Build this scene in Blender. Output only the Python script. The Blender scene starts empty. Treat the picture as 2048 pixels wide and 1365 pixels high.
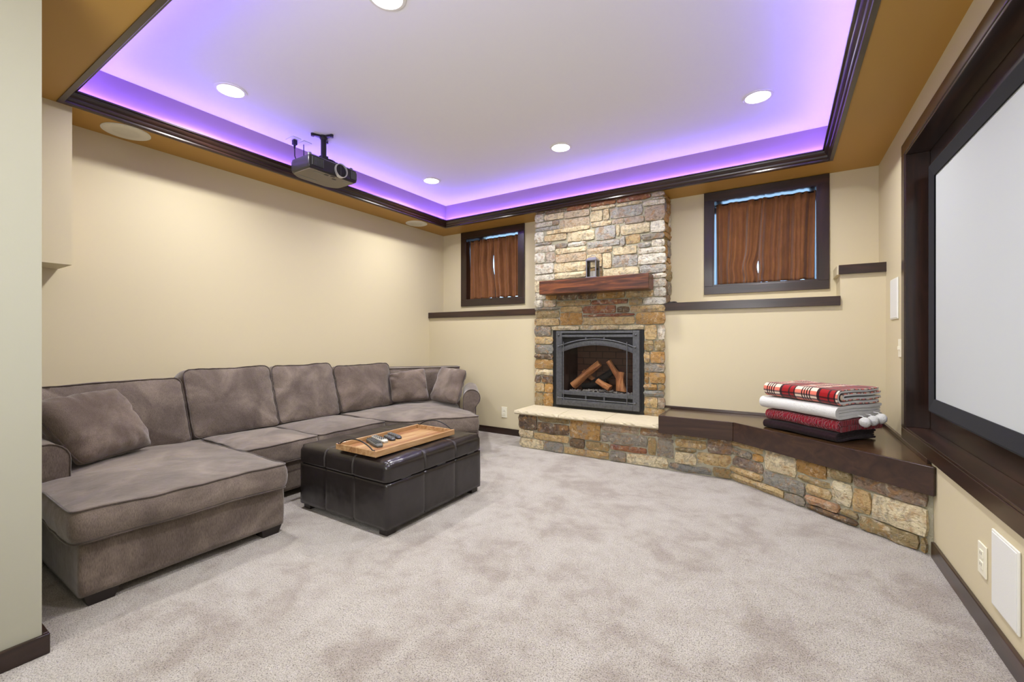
import bpy, bmesh, math, random
from mathutils import Vector, Matrix, noise
random.seed(7)
C = bpy.context.scene.collection
R = math.radians
# ---------------------------------------------------------------- camera, world, lights, exposure
cam_d = bpy.data.cameras.new('camera')
cam = bpy.data.objects.new('camera', cam_d); C.objects.link(cam)
cam_d.sensor_width = 36.0
cam_d.lens = 860.0/2048.0*36.0
cam_d.shift_y = -7.0/2048.0
cam_d.clip_start = 0.02
cam.location = (0, 0, 1.05)
cam.rotation_euler = (R(90), 0, math.atan(536/860))
bpy.context.scene.camera = cam
vs = bpy.context.scene.view_settings
vs.view_transform = 'Standard'; vs.look = 'None'; vs.gamma = 1.0; vs.use_curve_mapping = False
vs.exposure = 0.0
EXPO = 1.0
W = bpy.data.worlds.new('World'); bpy.context.scene.world = W; W.use_nodes = True
W.node_tree.nodes['Background'].inputs[0].default_value = (0.42, 0.68, 1.0, 1)
W.node_tree.nodes['Background'].inputs[1].default_value = 5.0
try:
    bpy.context.scene.cycles.max_bounces = 8
    bpy.context.scene.cycles.diffuse_bounces = 5
    bpy.context.scene.cycles.transparent_max_bounces = 12
    bpy.context.scene.cycles.sample_clamp_indirect = 4.0
except Exception:
    pass

def area_light(name, loc, size, power, color, shape='DISK', rot=(0,0,0), size_y=None, spread=180):
    d = bpy.data.lights.new(name, 'AREA'); d.shape = shape; d.size = size
    if size_y: d.size_y = size_y
    d.energy = power; d.color = color; d.spread = R(spread)
    o = bpy.data.objects.new(name, d); C.objects.link(o); o.location = loc; o.rotation_euler = rot
    return o
ZC = 2.59          # tray ceiling
ZS = 2.337         # soffit
LIGHTS = [(x, y) for y in (3.16, 1.345) for x in (-2.90, -1.505, -0.12)]
LAMP_COL = (1.0, 0.985, 0.96)
for x, y in LIGHTS:
    area_light('downlight_lamp', (x, y, ZC-0.012), 0.13, 19.0, LAMP_COL, spread=150)
# added fill lamps, unseen, standing in for light from behind the camera
for x, y in ((-1.2, -0.9), (-0.1, -0.9), (-1.2, -2.4), (-0.1, -2.4)):
    area_light('rear_fill_lamp', (x, y, 2.3), 0.35, 7.0, (0.95, 0.98, 1.0))
# large soft fill light, added out of view behind the camera
area_light('rear_fill', (-0.75, -1.6, 2.25), 1.6, 22.0, (0.92, 0.97, 1.0), rot=(R(38), 0, R(18)))
area_light('fill_up', (-0.55, -0.75, 1.25), 0.9, 42.0, (0.97, 0.98, 1.0), rot=(R(143), 0, R(24)))  # unseen upward fill, added to brighten the tray ceiling

# ---------------------------------------------------------------- helpers
WL = {}
def link(o, parent=None):
    C.objects.link(o)
    if parent is not None: o.parent = parent
    return o
def tag(o, label=None, cat=None, group=None, kind=None):
    if label: o['label'] = label
    if cat: o['category'] = cat
    if group: o['group'] = group
    if kind: o['kind'] = kind
    return o
def thing(name, label, cat, loc=(0,0,0), group=None, kind=None):
    o = bpy.data.objects.new(name, None); o.empty_display_size = 0.05
    C.objects.link(o); o.location = loc; WL[o.name] = Vector(loc)
    return tag(o, label, cat, group, kind)

class MB:
    """collects shapes in world coordinates, builds ONE mesh object"""
    def __init__(s): s.v = []; s.f = []; s.uv = {}
    def add(s, vs, fs, M=None):
        b = len(s.v)
        s.v += [M @ Vector(p) for p in vs] if M else [Vector(p) for p in vs]
        s.f += [tuple(b+i for i in f) for f in fs]
        return s
    def box(s, x0, x1, y0, y1, z0, z1, bev=0.0, seg=2, M=None, jit=0):
        if bev <= 0:
            vs = [(x,y,z) for z in (z0,z1) for y in (y0,y1) for x in (x0,x1)]
            fs = [(0,2,3,1),(4,5,7,6),(0,1,5,4),(2,6,7,3),(0,4,6,2),(1,3,7,5)]
            return s.add(vs, fs, M)
        bm = bmesh.new(); bmesh.ops.create_cube(bm, size=1)
        for v in bm.verts:
            v.co = Vector(((x0+x1)/2+v.co.x*(x1-x0), (y0+y1)/2+v.co.y*(y1-y0), (z0+z1)/2+v.co.z*(z1-z0)))
        bmesh.ops.bevel(bm, geom=list(bm.edges), offset=bev, segments=seg, profile=0.5, affect='EDGES')
        return s.bm(bm, M)
    def bm(s, bm, M=None):
        bm.verts.ensure_lookup_table(); bm.verts.index_update()
        vs = [v.co.copy() for v in bm.verts]; fs = [tuple(v.index for v in f.verts) for f in bm.faces]
        bm.free(); return s.add(vs, fs, M)
    def tube(s, pts, r, n=8, closed=False, caps=True):
        pts = [Vector(p) for p in pts]; N = len(pts); rs = r if isinstance(r, (list, tuple)) else [r]*N
        b = len(s.v); up = None
        for i, p in enumerate(pts):
            a = pts[(i-1) % N] if (closed or i > 0) else p
            c = pts[(i+1) % N] if (closed or i < N-1) else p
            t = (c-a).normalized() if (c-a).length > 1e-9 else Vector((0,0,1))
            if up is None:
                up = Vector((0,0,1)) if abs(t.z) < 0.9 else Vector((1,0,0))
            up = (up - t*up.dot(t)); up = up.normalized() if up.length > 1e-6 else t.orthogonal().normalized()
            q = t.cross(up)
            for k in range(n):
                an = 2*math.pi*k/n
                s.v.append(p + (up*math.cos(an)+q*math.sin(an))*rs[i])
        for i in range(N if closed else N-1):
            j = (i+1) % N
            for k in range(n):
                l = (k+1) % n
                s.f.append((b+i*n+k, b+i*n+l, b+j*n+l, b+j*n+k))
        if not closed and caps:
            s.f.append(tuple(b+k for k in reversed(range(n)))); s.f.append(tuple(b+(N-1)*n+k for k in range(n)))
        return s
    def cyl(s, p0, p1, r, n=24, r1=None):
        return s.tube([p0, p1], [r, r if r1 is None else r1], n)
    def lathe(s, prof, cx, cy, n=32, M=None):
        b = []; fs = []
        for r_, z_ in prof:
            for k in range(n):
                a = 2*math.pi*k/n; b.append((cx+r_*math.cos(a), cy+r_*math.sin(a), z_))
        m = len(prof)
        for i in range(m-1):
            for k in range(n):
                l = (k+1) % n; fs.append((i*n+k, i*n+l, (i+1)*n+l, (i+1)*n+k))
        fs.append(tuple(reversed(range(n)))); fs.append(tuple((m-1)*n+k for k in range(n)))
        return s.add(b, fs, M)
    def prism(s, poly, z0, z1, M=None):
        n = len(poly)
        vs = [(x,y,z0) for x,y in poly]+[(x,y,z1) for x,y in poly]
        fs = [tuple(reversed(range(n))), tuple(range(n,2*n))]+[(i,(i+1)%n,n+(i+1)%n,n+i) for i in range(n)]
        return s.add(vs, fs, M)
    def quad(s, a, b, c, d): return s.add([a,b,c,d], [(0,1,2,3)])
    def build(s, name, mat, parent=None, smooth=False, angle=None, normals=True):
        off = Vector((0,0,0)); p = parent
        while p is not None:
            off += WL.get(p.name, Vector((0,0,0))) if p.type == 'EMPTY' else Vector((0,0,0)); p = p.parent
        me = bpy.data.meshes.new(name)
        me.from_pydata([tuple(v-off) for v in s.v], [], s.f)
        if s.uv:
            uvl = me.uv_layers.new(name='UVMap')
            for poly in me.polygons:
                for li in poly.loop_indices:
                    vi = me.loops[li].vertex_index
                    if vi in s.uv: uvl.data[li].uv = s.uv[vi]
        if normals:
            bm = bmesh.new(); bm.from_mesh(me); bmesh.ops.recalc_face_normals(bm, faces=bm.faces); bm.to_mesh(me); bm.free()
        me.materials.append(mat)
        if smooth:
            me.polygons.foreach_set('use_smooth', [True]*len(me.polygons))
            if angle:
                try: me.set_sharp_from_angle(angle=R(angle))
                except Exception: pass
        me.update()
        o = bpy.data.objects.new(name, me); link(o, parent)
        return o
def fn(p, s, seed=0):
    return noise.noise(Vector((p[0]*s+seed*3.7, p[1]*s-seed*1.3, p[2]*s+seed*7.1)))

# ---------------------------------------------------------------- materials
def srgb(r, g=None, b=None):
    if g is None: r, g, b = r
    f = lambda c: (c/255/12.92) if c/255 <= 0.04045 else ((c/255+0.055)/1.055)**2.4
    return (f(r), f(g), f(b), 1)
class NT:
    def __init__(s, name):
        s.m = bpy.data.materials.new(name); s.m.use_nodes = True; s.t = s.m.node_tree
        s.n = s.t.nodes; s.p = s.n['Principled BSDF']; s.out = s.n['Material Output']
    def new(s, ty, **kw):
        n = s.n.new(ty)
        for k, v in kw.items():
            if hasattr(n, k): setattr(n, k, v)
            else: n.inputs[k].default_value = v
        return n
    def lk(s, a, b): s.t.links.new(a, b)
    def coord(s, kind='Object', scale=(1,1,1), rot=(0,0,0)):
        tc = s.new('ShaderNodeTexCoord'); mp = s.new('ShaderNodeMapping')
        mp.inputs['Scale'].default_value = scale; mp.inputs['Rotation'].default_value = rot
        s.lk(tc.outputs[kind], mp.inputs['Vector']); return mp.outputs['Vector']
    def noise(s, vec, scale, detail=4, rough=0.55, dist=0.0):
        n = s.new('ShaderNodeTexNoise'); n.inputs['Scale'].default_value = scale; n.inputs['Detail'].default_value = detail
        n.inputs['Roughness'].default_value = rough; n.inputs['Distortion'].default_value = dist
        s.lk(vec, n.inputs['Vector']); return n.outputs['Fac']
    def ramp(s, fac, stops, interp='LINEAR'):
        n = s.new('ShaderNodeValToRGB'); cr = n.color_ramp; cr.interpolation = interp
        while len(cr.elements) < len(stops): cr.elements.new(0.5)
        for e, (p, c) in zip(cr.elements, stops): e.position = p; e.color = c
        s.lk(fac, n.inputs['Fac']); return n.outputs['Color']
    def mix(s, fac, a, b, mode='MIX'):
        n = s.new('ShaderNodeMix', data_type='RGBA', blend_type=mode)
        for inp, v in ((n.inputs[0], fac), (n.inputs[6], a), (n.inputs[7], b)):
            if hasattr(v, 'is_linked'): s.lk(v, inp)
            else: inp.default_value = v
        return n.outputs[2]
    def math(s, op, a, b=0.0):
        n = s.new('ShaderNodeMath', operation=op)
        for inp, v in ((n.inputs[0], a), (n.inputs[1], b)):
            if hasattr(v, 'is_linked'): s.lk(v, inp)
            else: inp.default_value = v
        return n.outputs[0]
    def bump(s, h, strength=0.3, dist=0.01, prev=None):
        n = s.new('ShaderNodeBump'); n.inputs['Strength'].default_value = strength; n.inputs['Distance'].default_value = dist
        s.lk(h, n.inputs['Height'])
        if prev is not None: s.lk(prev, n.inputs['Normal'])
        s.lk(n.outputs['Normal'], s.p.inputs['Normal']); return n.outputs['Normal']
    def set(s, **kw):
        names = dict(color='Base Color', rough='Roughness', metal='Metallic', spec='Specular IOR Level', coat='Coat Weight', sheen='Sheen Weight', trans='Transmission Weight', coatr='Coat Roughness', sheenr='Sheen Roughness')
        for k, v in kw.items():
            i = s.p.inputs[names[k]]
            if hasattr(v, 'is_linked'): s.lk(v, i)
            else: i.default_value = v
        return s
def m_paint(name, col, rough=0.6, bump=0.05):
    t = NT(name); v = t.coord('Object'); t.set(color=col, rough=rough, spec=0.3)
    if bump: t.bump(t.noise(v, 260, 3), bump, 0.002)
    return t.m
def m_wood(name, c0, c1, c2, axis='x', rough=0.3, scale=1.0, coat=0.3, grain=1.0):
    t = NT(name); k = 0.09
    sc = {'x': (k,1,1), 'y': (1,k,1), 'z': (1,1,k)}[axis]
    v = t.coord('Object', tuple(scale*q for q in sc))
    n1 = t.noise(v, 14, 5, 0.6, 1.2*grain); n2 = t.noise(v, 70, 3, 0.6, 0.4)
    c = t.ramp(n1, [(0.3, c0), (0.52, c1), (0.72, c2)])
    c = t.mix(t.math('MULTIPLY', n2, 0.35), c, c0)
    big = t.noise(t.coord('Object', (scale,)*3), 2.6, 3)
    c = t.mix(t.math('MULTIPLY', big, 0.5), c, c0)
    t.set(color=c, rough=rough, coat=coat, coatr=0.12, spec=0.5)
    t.bump(n2, 0.06, 0.002); return t.m
def m_plain(name, col, rough=0.5, metal=0.0, spec=0.5, bumps=None):
    t = NT(name); t.set(color=col, rough=rough, metal=metal, spec=spec)
    if bumps: t.bump(t.noise(t.coord('Object'), bumps[0], 3), bumps[1], 0.002)
    return t.m
def m_emit(name, col, strength):
    t = NT(name); t.p.inputs['Base Color'].default_value = col
    t.p.inputs['Emission Color'].default_value = col; t.p.inputs['Emission Strength'].default_value = strength
    return t.m
def m_glass(name, tint, gloss=0.08, rough=0.02, amount=1.0):
    t = NT(name); tr = t.new('ShaderNodeBsdfTransparent'); tr.inputs[0].default_value = tint
    gl = t.new('ShaderNodeBsdfGlossy'); gl.inputs['Roughness'].default_value = rough
    lw = t.new('ShaderNodeFresnel'); lw.inputs[0].default_value = 1.45
    f = t.math('MULTIPLY', lw.outputs[0], amount)
    mx = t.new('ShaderNodeMixShader'); t.lk(f, mx.inputs[0]); t.lk(tr.outputs[0], mx.inputs[1]); t.lk(gl.outputs[0], mx.inputs[2])
    t.lk(mx.outputs[0], t.out.inputs['Surface']); return t.m

M_WALL = m_paint('wall_paint', srgb(206, 195, 164))
M_SOFFIT = m_paint('soffit_paint', srgb(176, 136, 66), 0.45)
M_CEIL = m_paint('ceiling_paint', srgb(232, 232, 237), 0.75)
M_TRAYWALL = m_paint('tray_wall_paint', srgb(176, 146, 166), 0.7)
M_WHITE = m_paint('white_plastic', srgb(226, 226, 218), 0.4, 0)
M_IVORY = m_paint('ivory_plastic', srgb(232, 228, 208), 0.35, 0)
ESP = (srgb(24, 14, 10), srgb(52, 31, 22), srgb(74, 44, 30))
M_DARKX = m_wood('espresso_wood_x', *ESP, axis='x')
M_DARKY = m_wood('espresso_wood_y', *ESP, axis='y')
M_DARKZ = m_wood('espresso_wood_z', *ESP, axis='z')
M_BENCH = m_wood('bench_wood', srgb(38, 24, 18), srgb(66, 44, 32), srgb(86, 60, 42), axis='x', rough=0.28, coat=0.2)
M_BENCHTOP = m_wood('bench_top_wood', srgb(50, 33, 20), srgb(82, 58, 35), srgb(104, 76, 46), axis='x', rough=0.25, coat=0.35)
M_MANTEL = m_wood('mantel_wood', srgb(42, 22, 15), srgb(106, 58, 32), srgb(166, 96, 50), axis='x', rough=0.42, scale=1.5, coat=0.15, grain=1.6)
def m_carpet():
    t = NT('carpet_pile'); v = t.coord('Object')
    big = t.noise(v, 3.2, 3, 0.55, 0.9); mid = t.noise(v, 11, 3, 0.6, 0.4)
    fine = t.noise(v, 210, 3, 0.7); fine2 = t.noise(v, 90, 2, 0.6)
    f = t.math('ADD', t.math('MULTIPLY', big, 0.6), t.math('MULTIPLY', mid, 0.4))
    c = t.ramp(f, [(0.38, srgb(180, 169, 159)), (0.5, srgb(201, 193, 184)), (0.6, srgb(209, 202, 194))])
    sp = t.ramp(fine, [(0.36, srgb(120, 110, 101)), (0.50, (1,1,1,1))])
    c = t.mix(0.8, c, sp, 'MULTIPLY')
    t.set(color=c, rough=1.0, spec=0.05, sheen=0.3)
    b = t.bump(fine, 0.9, 0.012); t.bump(fine2, 0.5, 0.02, b)
    return t.m
M_CARPET = m_carpet()
def m_chenille(name, c0=(100,89,81), c1=(115,103,94), c2=(137,124,113), axis_scale=(1,1,0.12)):
    t = NT(name); v = t.coord('Object'); 
    big = t.noise(v, 4.5, 4, 0.55, 0.7)
    st = t.noise(t.coord('Object', axis_scale), 520, 3, 0.7)
    c = t.ramp(big, [(0.36, srgb(c0)), (0.5, srgb(c1)), (0.66, srgb(c2))])
    s2 = t.ramp(st, [(0.34, srgb(172,172,172)), (0.58, (1,1,1,1))])
    c = t.mix(0.75, c, s2, 'MULTIPLY')
    t.set(color=c, rough=0.92, spec=0.15, sheen=0.45, sheenr=0.4)
    b = t.bump(st, 0.4, 0.003); t.bump(t.noise(v, 9, 3), 0.35, 0.02, b)
    return t.m
M_SOFA = m_chenille('sofa_chenille')
M_SOFADARK = m_chenille('pillow_chenille', (98,85,76), (112,99,89), (132,117,106))
M_PIPING = m_chenille('sofa_piping', (66,57,51), (82,71,64), (98,86,78))
M_PIPINGLT = m_chenille('sofa_piping_light', (110,98,88), (130,118,107), (150,138,126))
def m_leather():
    t = NT('black_leather'); v = t.coord('Object')
    vo = t.new('ShaderNodeTexVoronoi'); vo.inputs['Scale'].default_value = 320; t.lk(v, vo.inputs['Vector'])
    t.set(color=t.mix(t.noise(v, 5, 3), srgb(22,19,19), srgb(40,35,34)), rough=0.24, spec=0.6)
    b = t.bump(vo.outputs['Distance'], 0.10, 0.002); t.bump(t.noise(v, 8, 2), 0.25, 0.02, b)
    return t.m
M_LEATHER = m_leather()
M_THREAD = m_plain('stitch_thread', srgb(96, 92, 90), 0.6)
M_BLACKLEG = m_plain('black_leg', srgb(30, 22, 20), 0.4)
def m_stone():
    t = NT('ledge_stone'); oi = t.new('ShaderNodeObjectInfo'); v0 = t.new('ShaderNodeTexCoord')
    ad = t.new('ShaderNodeVectorMath', operation='ADD'); sc = t.new('ShaderNodeVectorMath', operation='SCALE')
    sc.inputs[3].default_value = 13.7; t.lk(oi.outputs['Location'], sc.inputs[0])
    t.lk(v0.outputs['Object'], ad.inputs[0]); t.lk(sc.outputs[0], ad.inputs[1]); v = ad.outputs[0]
    a = t.noise(v, 9, 5, 0.6, 0.8); b = t.noise(v, 42, 5, 0.7, 0.5); g = t.noise(v, 160, 3, 0.7)
    c = t.mix(t.ramp(a, [(0.36, (0,0,0,1)), (0.66, (1,1,1,1))]), t.mix(0.3, oi.outputs['Color'], srgb(150, 130, 96), 'MIX'), oi.outputs['Color'])
    dk = t.ramp(b, [(0.36, srgb(120, 112, 100)), (0.5, (1,1,1,1))])
    c = t.mix(0.55, c, dk, 'MULTIPLY')
    rs = t.ramp(t.noise(v, 13, 3, .6, 1.5), [(0.50, (0,0,0,1)), (0.66, (0.55,0.55,0.55,1))]); c = t.mix(rs, c, srgb(170, 126, 72))
    gs = t.ramp(t.noise(v, 17, 3, .6, 1.1), [(0.36, (0.5,0.5,0.5,1)), (0.46, (0,0,0,1))]); c = t.mix(gs, c, srgb(138, 136, 128))
    lt = t.ramp(t.noise(v, 26, 4, 0.7, 0.6), [(0.56, (0,0,0,1)), (0.70, (0.55,0.55,0.55,1))])
    c = t.mix(lt, c, srgb(226, 214, 188))
    t.set(color=c, rough=0.85, spec=0.25)
    n = t.bump(b, 0.75, 0.015); n = t.bump(g, 0.4, 0.004, n)
    wv = t.noise(t.coord('Object', (1, 1, 3.0)), 16, 4, 0.6, 1.0); t.bump(wv, 0.6, 0.02, n)
    return t.m
M_STONE = m_stone()
def m_mortar():
    t = NT('mortar'); v = t.coord('Object'); n = t.noise(v, 60, 5, 0.7)
    t.set(color=t.mix(n, srgb(150, 148, 128), srgb(186, 180, 158)), rough=0.95, spec=0.1); t.bump(n, 0.8, 0.01); return t.m
M_MORTAR = m_mortar()
def m_lime():
    t = NT('limestone_slab'); v = t.coord('Object'); n = t.noise(v, 30, 5, 0.65); 
    t.set(color=t.mix(n, srgb(186, 174, 146), srgb(212, 202, 176)), rough=0.75, spec=0.25); t.bump(n, 0.25, 0.006); return t.m
M_LIME = m_lime()
def m_iron():
    t = NT('hammered_iron'); v = t.coord('Object'); n = t.noise(v, 55, 4, 0.6)
    t.set(color=t.mix(n, srgb(58, 59, 62), srgb(110, 112, 116)), rough=0.42, metal=0.35); t.bump(n, 0.3, 0.004); return t.m
M_IRON = m_iron()
M_BLACK = m_plain('black_metal', srgb(14, 14, 15), 0.5, 0.0)
M_FIREGLASS = m_glass('fire_glass', (0.97, 0.96, 0.95, 1), amount=0.5)
M_PANE = m_glass('window_glass', (0.95, 0.97, 1, 1))
M_LANTGLASS = m_glass('lantern_glass', (0.97, 0.97, 0.97, 1))
# ---------------------------------------------------------------- setting
XL, XR, YL, YU = -3.63, 0.626, 3.92, 4.176
def struct(name, mb, mat, parent=None, smooth=False, angle=None):
    o = mb.build(name, mat, parent, smooth, angle)
    if parent is None: o['kind'] = 'structure'
    return o
f = MB(); f.box(-3.9, 1.0, -3.7, 4.5, -0.12, 0.0); struct('floor', f, M_CARPET)
w = MB(); w.box(XL-0.15, XL, 0.40, 4.60, 0, 2.75); struct('wall_left', w, M_WALL)
# near wall block whose corner stands at the left edge of the view
w = MB(); w.box(XL-0.15, -2.075, -3.6, 0.385, 0, 2.45); struct('wall_near', w, m_paint('near_wall_cool_lit', srgb(168, 167, 151)))  # wall paint made greyer: the cooler light here is put into the colour
# right wall with the recess for the projection screen
w = MB()
w.box(XR, XR+0.2, -3.6, 0.785, 0, 2.75); w.box(XR, XR+0.2, 3.33, 4.6, 0, 2.75)
w.box(XR, XR+0.2, 0.785, 3.33, 0, 0.52); w.box(XR, XR+0.2, 0.785, 3.33, 2.12, 2.75); w.box(0.735, XR+0.2, 0.785, 3.33, 0.52, 2.12)
struct('wall_right', w, M_WALL)
w = MB(); w.box(XL-0.15, XR+0.2, -3.75, -3.6, 0, 2.75); struct('wall_rear', w, M_WALL)
# back wall: thick lower foundation ledge (higher step at the right), thinner upper wall with two window openings
w = MB()
w.box(XL, -2.14, YL, 4.60, 0, 1.345); w.box(-0.87, 0.372, YL, 4.60, 0, 1.345); w.box(0.372, XR, YL, 4.60, 0, 1.568)
struct('wall_back_ledge', w, M_WALL)
w = MB()
WIN = {1: (-3.262, -2.503), 2: (-0.503, 0.256)}; WZ0, WZ1 = 1.503, 2.262
xs = [XL, -3.262, -2.503, -0.503, 0.256, XR]
for i in (0, 2, 4):
    x0, x1 = xs[i], xs[i+1]
    if i == 2:
        w.box(x0, -2.14, YU, 4.60, 1.345, 2.75); w.box(-2.14, -0.87, 4.40, 4.60, 0, 2.75); w.box(-0.87, x1, YU, 4.60, 1.345, 2.75)
        w.box(-2.14, -0.87, YU, 4.40, 1.345, 2.75)
    elif i == 4: w.box(x0, 0.372, YU, 4.60, 1.345, 2.75); w.box(0.372, x1, YU, 4.60, 1.568, 2.75)
    else: w.box(x0, x1, YU, 4.60, 1.345, 2.75)
for k in (1, 2):
    x0, x1 = WIN[k]; w.box(x0, x1, YU, 4.60, 1.345, WZ0); w.box(x0, x1, YU, 4.60, WZ1, 2.75)
struct('wall_back', w, M_WALL)
# dropped soffit ring (gold-brown) and tray
TX0, TX1, TY0, TY1 = -3.332, 0.326, 0.672, 3.872
w = MB()
w.box(XL, TX0, TY0, 4.176, ZS, 2.75); w.box(TX1, XR, TY0, 4.176, ZS, 2.75); w.box(TX0, TX1, TY1, 4.176, ZS, 2.75); w.box(XL, XR, 0.0, TY0, ZS, 2.75)
so = struct('ceiling_soffit', w, M_SOFFIT)
w = MB(); w.box(XL, XR, -3.6, 0.0, 2.45, 2.75); struct('ceiling_rear', w, M_CEIL)
w = MB(); w.box(TX0, TX1, TY0, TY1, ZC, 2.75); struct('ceiling', w, M_CEIL)
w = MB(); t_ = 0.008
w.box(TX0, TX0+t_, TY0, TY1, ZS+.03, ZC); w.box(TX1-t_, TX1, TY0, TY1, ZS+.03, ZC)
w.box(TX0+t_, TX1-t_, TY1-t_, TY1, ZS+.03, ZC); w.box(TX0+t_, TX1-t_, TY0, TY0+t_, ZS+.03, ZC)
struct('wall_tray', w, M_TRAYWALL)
# crown trim round the tray: one mitred board per side
prof = [(-.020,2.331),(.003,2.331),(.006,2.336),(.006,2.345),(.012,2.349),(.016,2.356),(.017,2.366),(.024,2.372),(.031,2.379),(.035,2.389),(.036,2.394),(.046,2.395),(.047,2.404),(.036,2.405),(.026,2.385),(.014,2.372),(-.020,2.370)]
ox0, ox1, oy0, oy1 = -3.312, 0.306, 0.692, 3.852
def ring_pt(c, a, z):
    sx = 1 if c in (0, 3) else -1; sy = 1 if c in (0, 1) else -1
    return ((ox0 if sx > 0 else ox1)+sx*a, (oy0 if sy > 0 else oy1)+sy*a, z)
crown = bpy.data.objects.new('trim_1', None); C.objects.link(crown); crown['kind'] = 'structure'; WL[crown.name] = Vector((0,0,0))
for c0, c1, mt in ((0,1,M_DARKX),(1,2,M_DARKY),(2,3,M_DARKX),(3,0,M_DARKY)):
    m = MB(); n = len(prof)
    vs_ = [ring_pt(c0,a,z) for a,z in prof]+[ring_pt(c1,a,z) for a,z in prof]
    m.add(vs_, [(i,(i+1)%n,n+(i+1)%n,n+i) for i in range(n)]+[tuple(range(n)),tuple(range(2*n-1,n-1,-1))])
    m.build('crown_board', mt, crown, smooth=True, angle=28)
# LED strips hidden behind the crown
M_LED = m_emit('led_violet', (0.235, 0.15, 1.0, 1), 150.0)
LED = 0.007
led = thing('led_strip_light', 'violet glowing light strip hidden behind the dark crown trim around the tray ceiling', 'light strip', (-1.5, 2.27, 2.371))
for (x0,x1,y0,y1) in ((TX0+.026,TX0+.026+LED,TY0+.04,TY1-.04),(TX1-.026-LED,TX1-.026,TY0+.04,TY1-.04),(TX0+.05,TX1-.05,TY1-.026-LED,TY1-.026),(TX0+.05,TX1-.05,TY0+.026,TY0+.026+LED)):
    m = MB(); m.box(x0,x1,y0,y1,2.3995,2.4025); m.build('strip', M_LED, led)
    m = MB(); m.box(x0-.004,x1+.004,y0-.004,y1+.004,2.371,2.3993); m.build('channel', M_WHITE, led)
# dropped bulkhead box on the left wall
w = MB(); w.box(XL, -3.352, 0.385, 0.738, 1.455, ZS); struct('wall_bulkhead', w, M_WALL)
# baseboards
w = MB(); w.box(XR-.015, XR, -3.6, 2.80, 0, .076, .003); struct('baseboard_right', w, M_DARKY)
w = MB(); w.box(XL, -2.14, YL-.015, YL, 0, .068, .003); struct('baseboard_back', w, M_DARKX)
w = MB(); w.box(XL, XL+.015, .40, YL-.016, 0, .068, .003); struct('baseboard_left', w, M_DARKY)
w = MB(); w.box(-2.075, -2.060, -3.6, .402, 0, .066, .003); w.box(-3.6, -2.0755, .386, .402, 0, .066, .003); struct('baseboard_near', w, M_DARKY)
# ledge rails
w = MB(); w.box(XL, -2.142, YL-.022, YL, 1.284, 1.351, .002); w.box(XL, -2.142, YL-.002, YU, 1.345, 1.352); struct('trim_2', w, M_DARKX)
w = MB(); w.box(-.862, .372, YL-.022, YL, 1.284, 1.352, .002); struct('trim_3', w, M_DARKX)
w = MB(); w.box(.362, XR, YL-.022, YL, 1.508, 1.575, .002); struct('trim_4', w, M_DARKX)
w = MB(); w.box(.352, .3725, YL, YU, 1.508, 1.575, .002); struct('trim_5', w, M_WALL)
# screen recess casing and lining
cs = bpy.data.objects.new('trim_6', None); C.objects.link(cs); cs['kind'] = 'structure'; WL[cs.name] = Vector((0,0,0))
y0, y1, z0, z1, cw = 0.785, 3.33, 0.52, 2.12, 0.068
for (a,b,c,d,mt) in ((y0-cw,y1+cw,z1,z1+cw,M_DARKY),(y0-cw,y1+cw,z0-cw,z0,M_DARKY),(y0-cw,y0,z0,z1,M_DARKZ),(y1,y1+cw,z0,z1,M_DARKZ)):
    m = MB(); m.box(XR-.014, XR, a, b, c, d, .003); m.build('casing_board', mt, cs)
for (a,b,c,d,mt) in ((y0,y1,z1-.012,z1,M_DARKY),(y0,y1,z0,z0+.012,M_DARKY),(y0,y0+.012,z0+.012,z1-.012,M_DARKZ),(y1-.012,y1,z0+.012,z1-.012,M_DARKZ)):
    m = MB(); m.box(XR-.010, .722, a, b, c, d, .002); m.build('jamb_board', mt, cs)
m = MB(); m.box(.722, .735, y0, y1, z0, z1); m.build('back_board', M_DARKY, cs)
# windows
M_SASH = m_plain('dark_sash', srgb(22, 20, 22), 0.35)
for k in (1, 2):
    x0, x1 = WIN[k]
    wn = bpy.data.objects.new('window_%d' % k, None); C.objects.link(wn); wn['kind'] = 'structure'; WL[wn.name] = Vector((0,0,0))
    wn['label'] = ('dark framed small window left of the stone chimney' if k == 1 else 'dark framed small window right of the stone chimney')
    c = .072; zt = min(WZ1+c, ZS-.002)
    for (a,b,q,d,mt) in ((x0-c,x1+c,WZ1,zt,M_DARKX),(x0-c,x1+c,WZ0-c,WZ0,M_DARKX),(x0-c,x0,WZ0,WZ1,M_DARKZ),(x1,x1+c,WZ0,WZ1,M_DARKZ)):
        m = MB(); m.box(a,b,YU-.018,YU,q,d,.002); m.build('casing_board', mt, wn)
    for (a,b,q,d,mt) in ((x0,x1,WZ1-.012,WZ1,M_DARKX),(x0,x1,WZ0,WZ0+.012,M_DARKX),(x0,x0+.012,WZ0+.012,WZ1-.012,M_DARKZ),(x1-.012,x1,WZ0+.012,WZ1-.012,M_DARKZ)):
        m = MB(); m.box(a,b,YU-.016,4.46,q,d); m.build('jamb_board', mt, wn)
    m = MB(); s = .03
    m.box(x0+.012,x1-.012,4.46,4.49,WZ1-.012-s,WZ1-.012); m.box(x0+.012,x1-.012,4.46,4.49,WZ0+.012,WZ0+.012+s)
    m.box(x0+.012,x0+.012+s,4.46,4.49,WZ0+.012+s,WZ1-.012-s); m.box(x1-.012-s,x1-.012,4.46,4.49,WZ0+.012+s,WZ1-.012-s); m.build('sash', M_SASH, wn)
    m = MB(); m.box(x0+.04,x1-.04,4.472,4.478,WZ0+.04,WZ1-.04); m.build('pane', M_PANE, wn)

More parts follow.
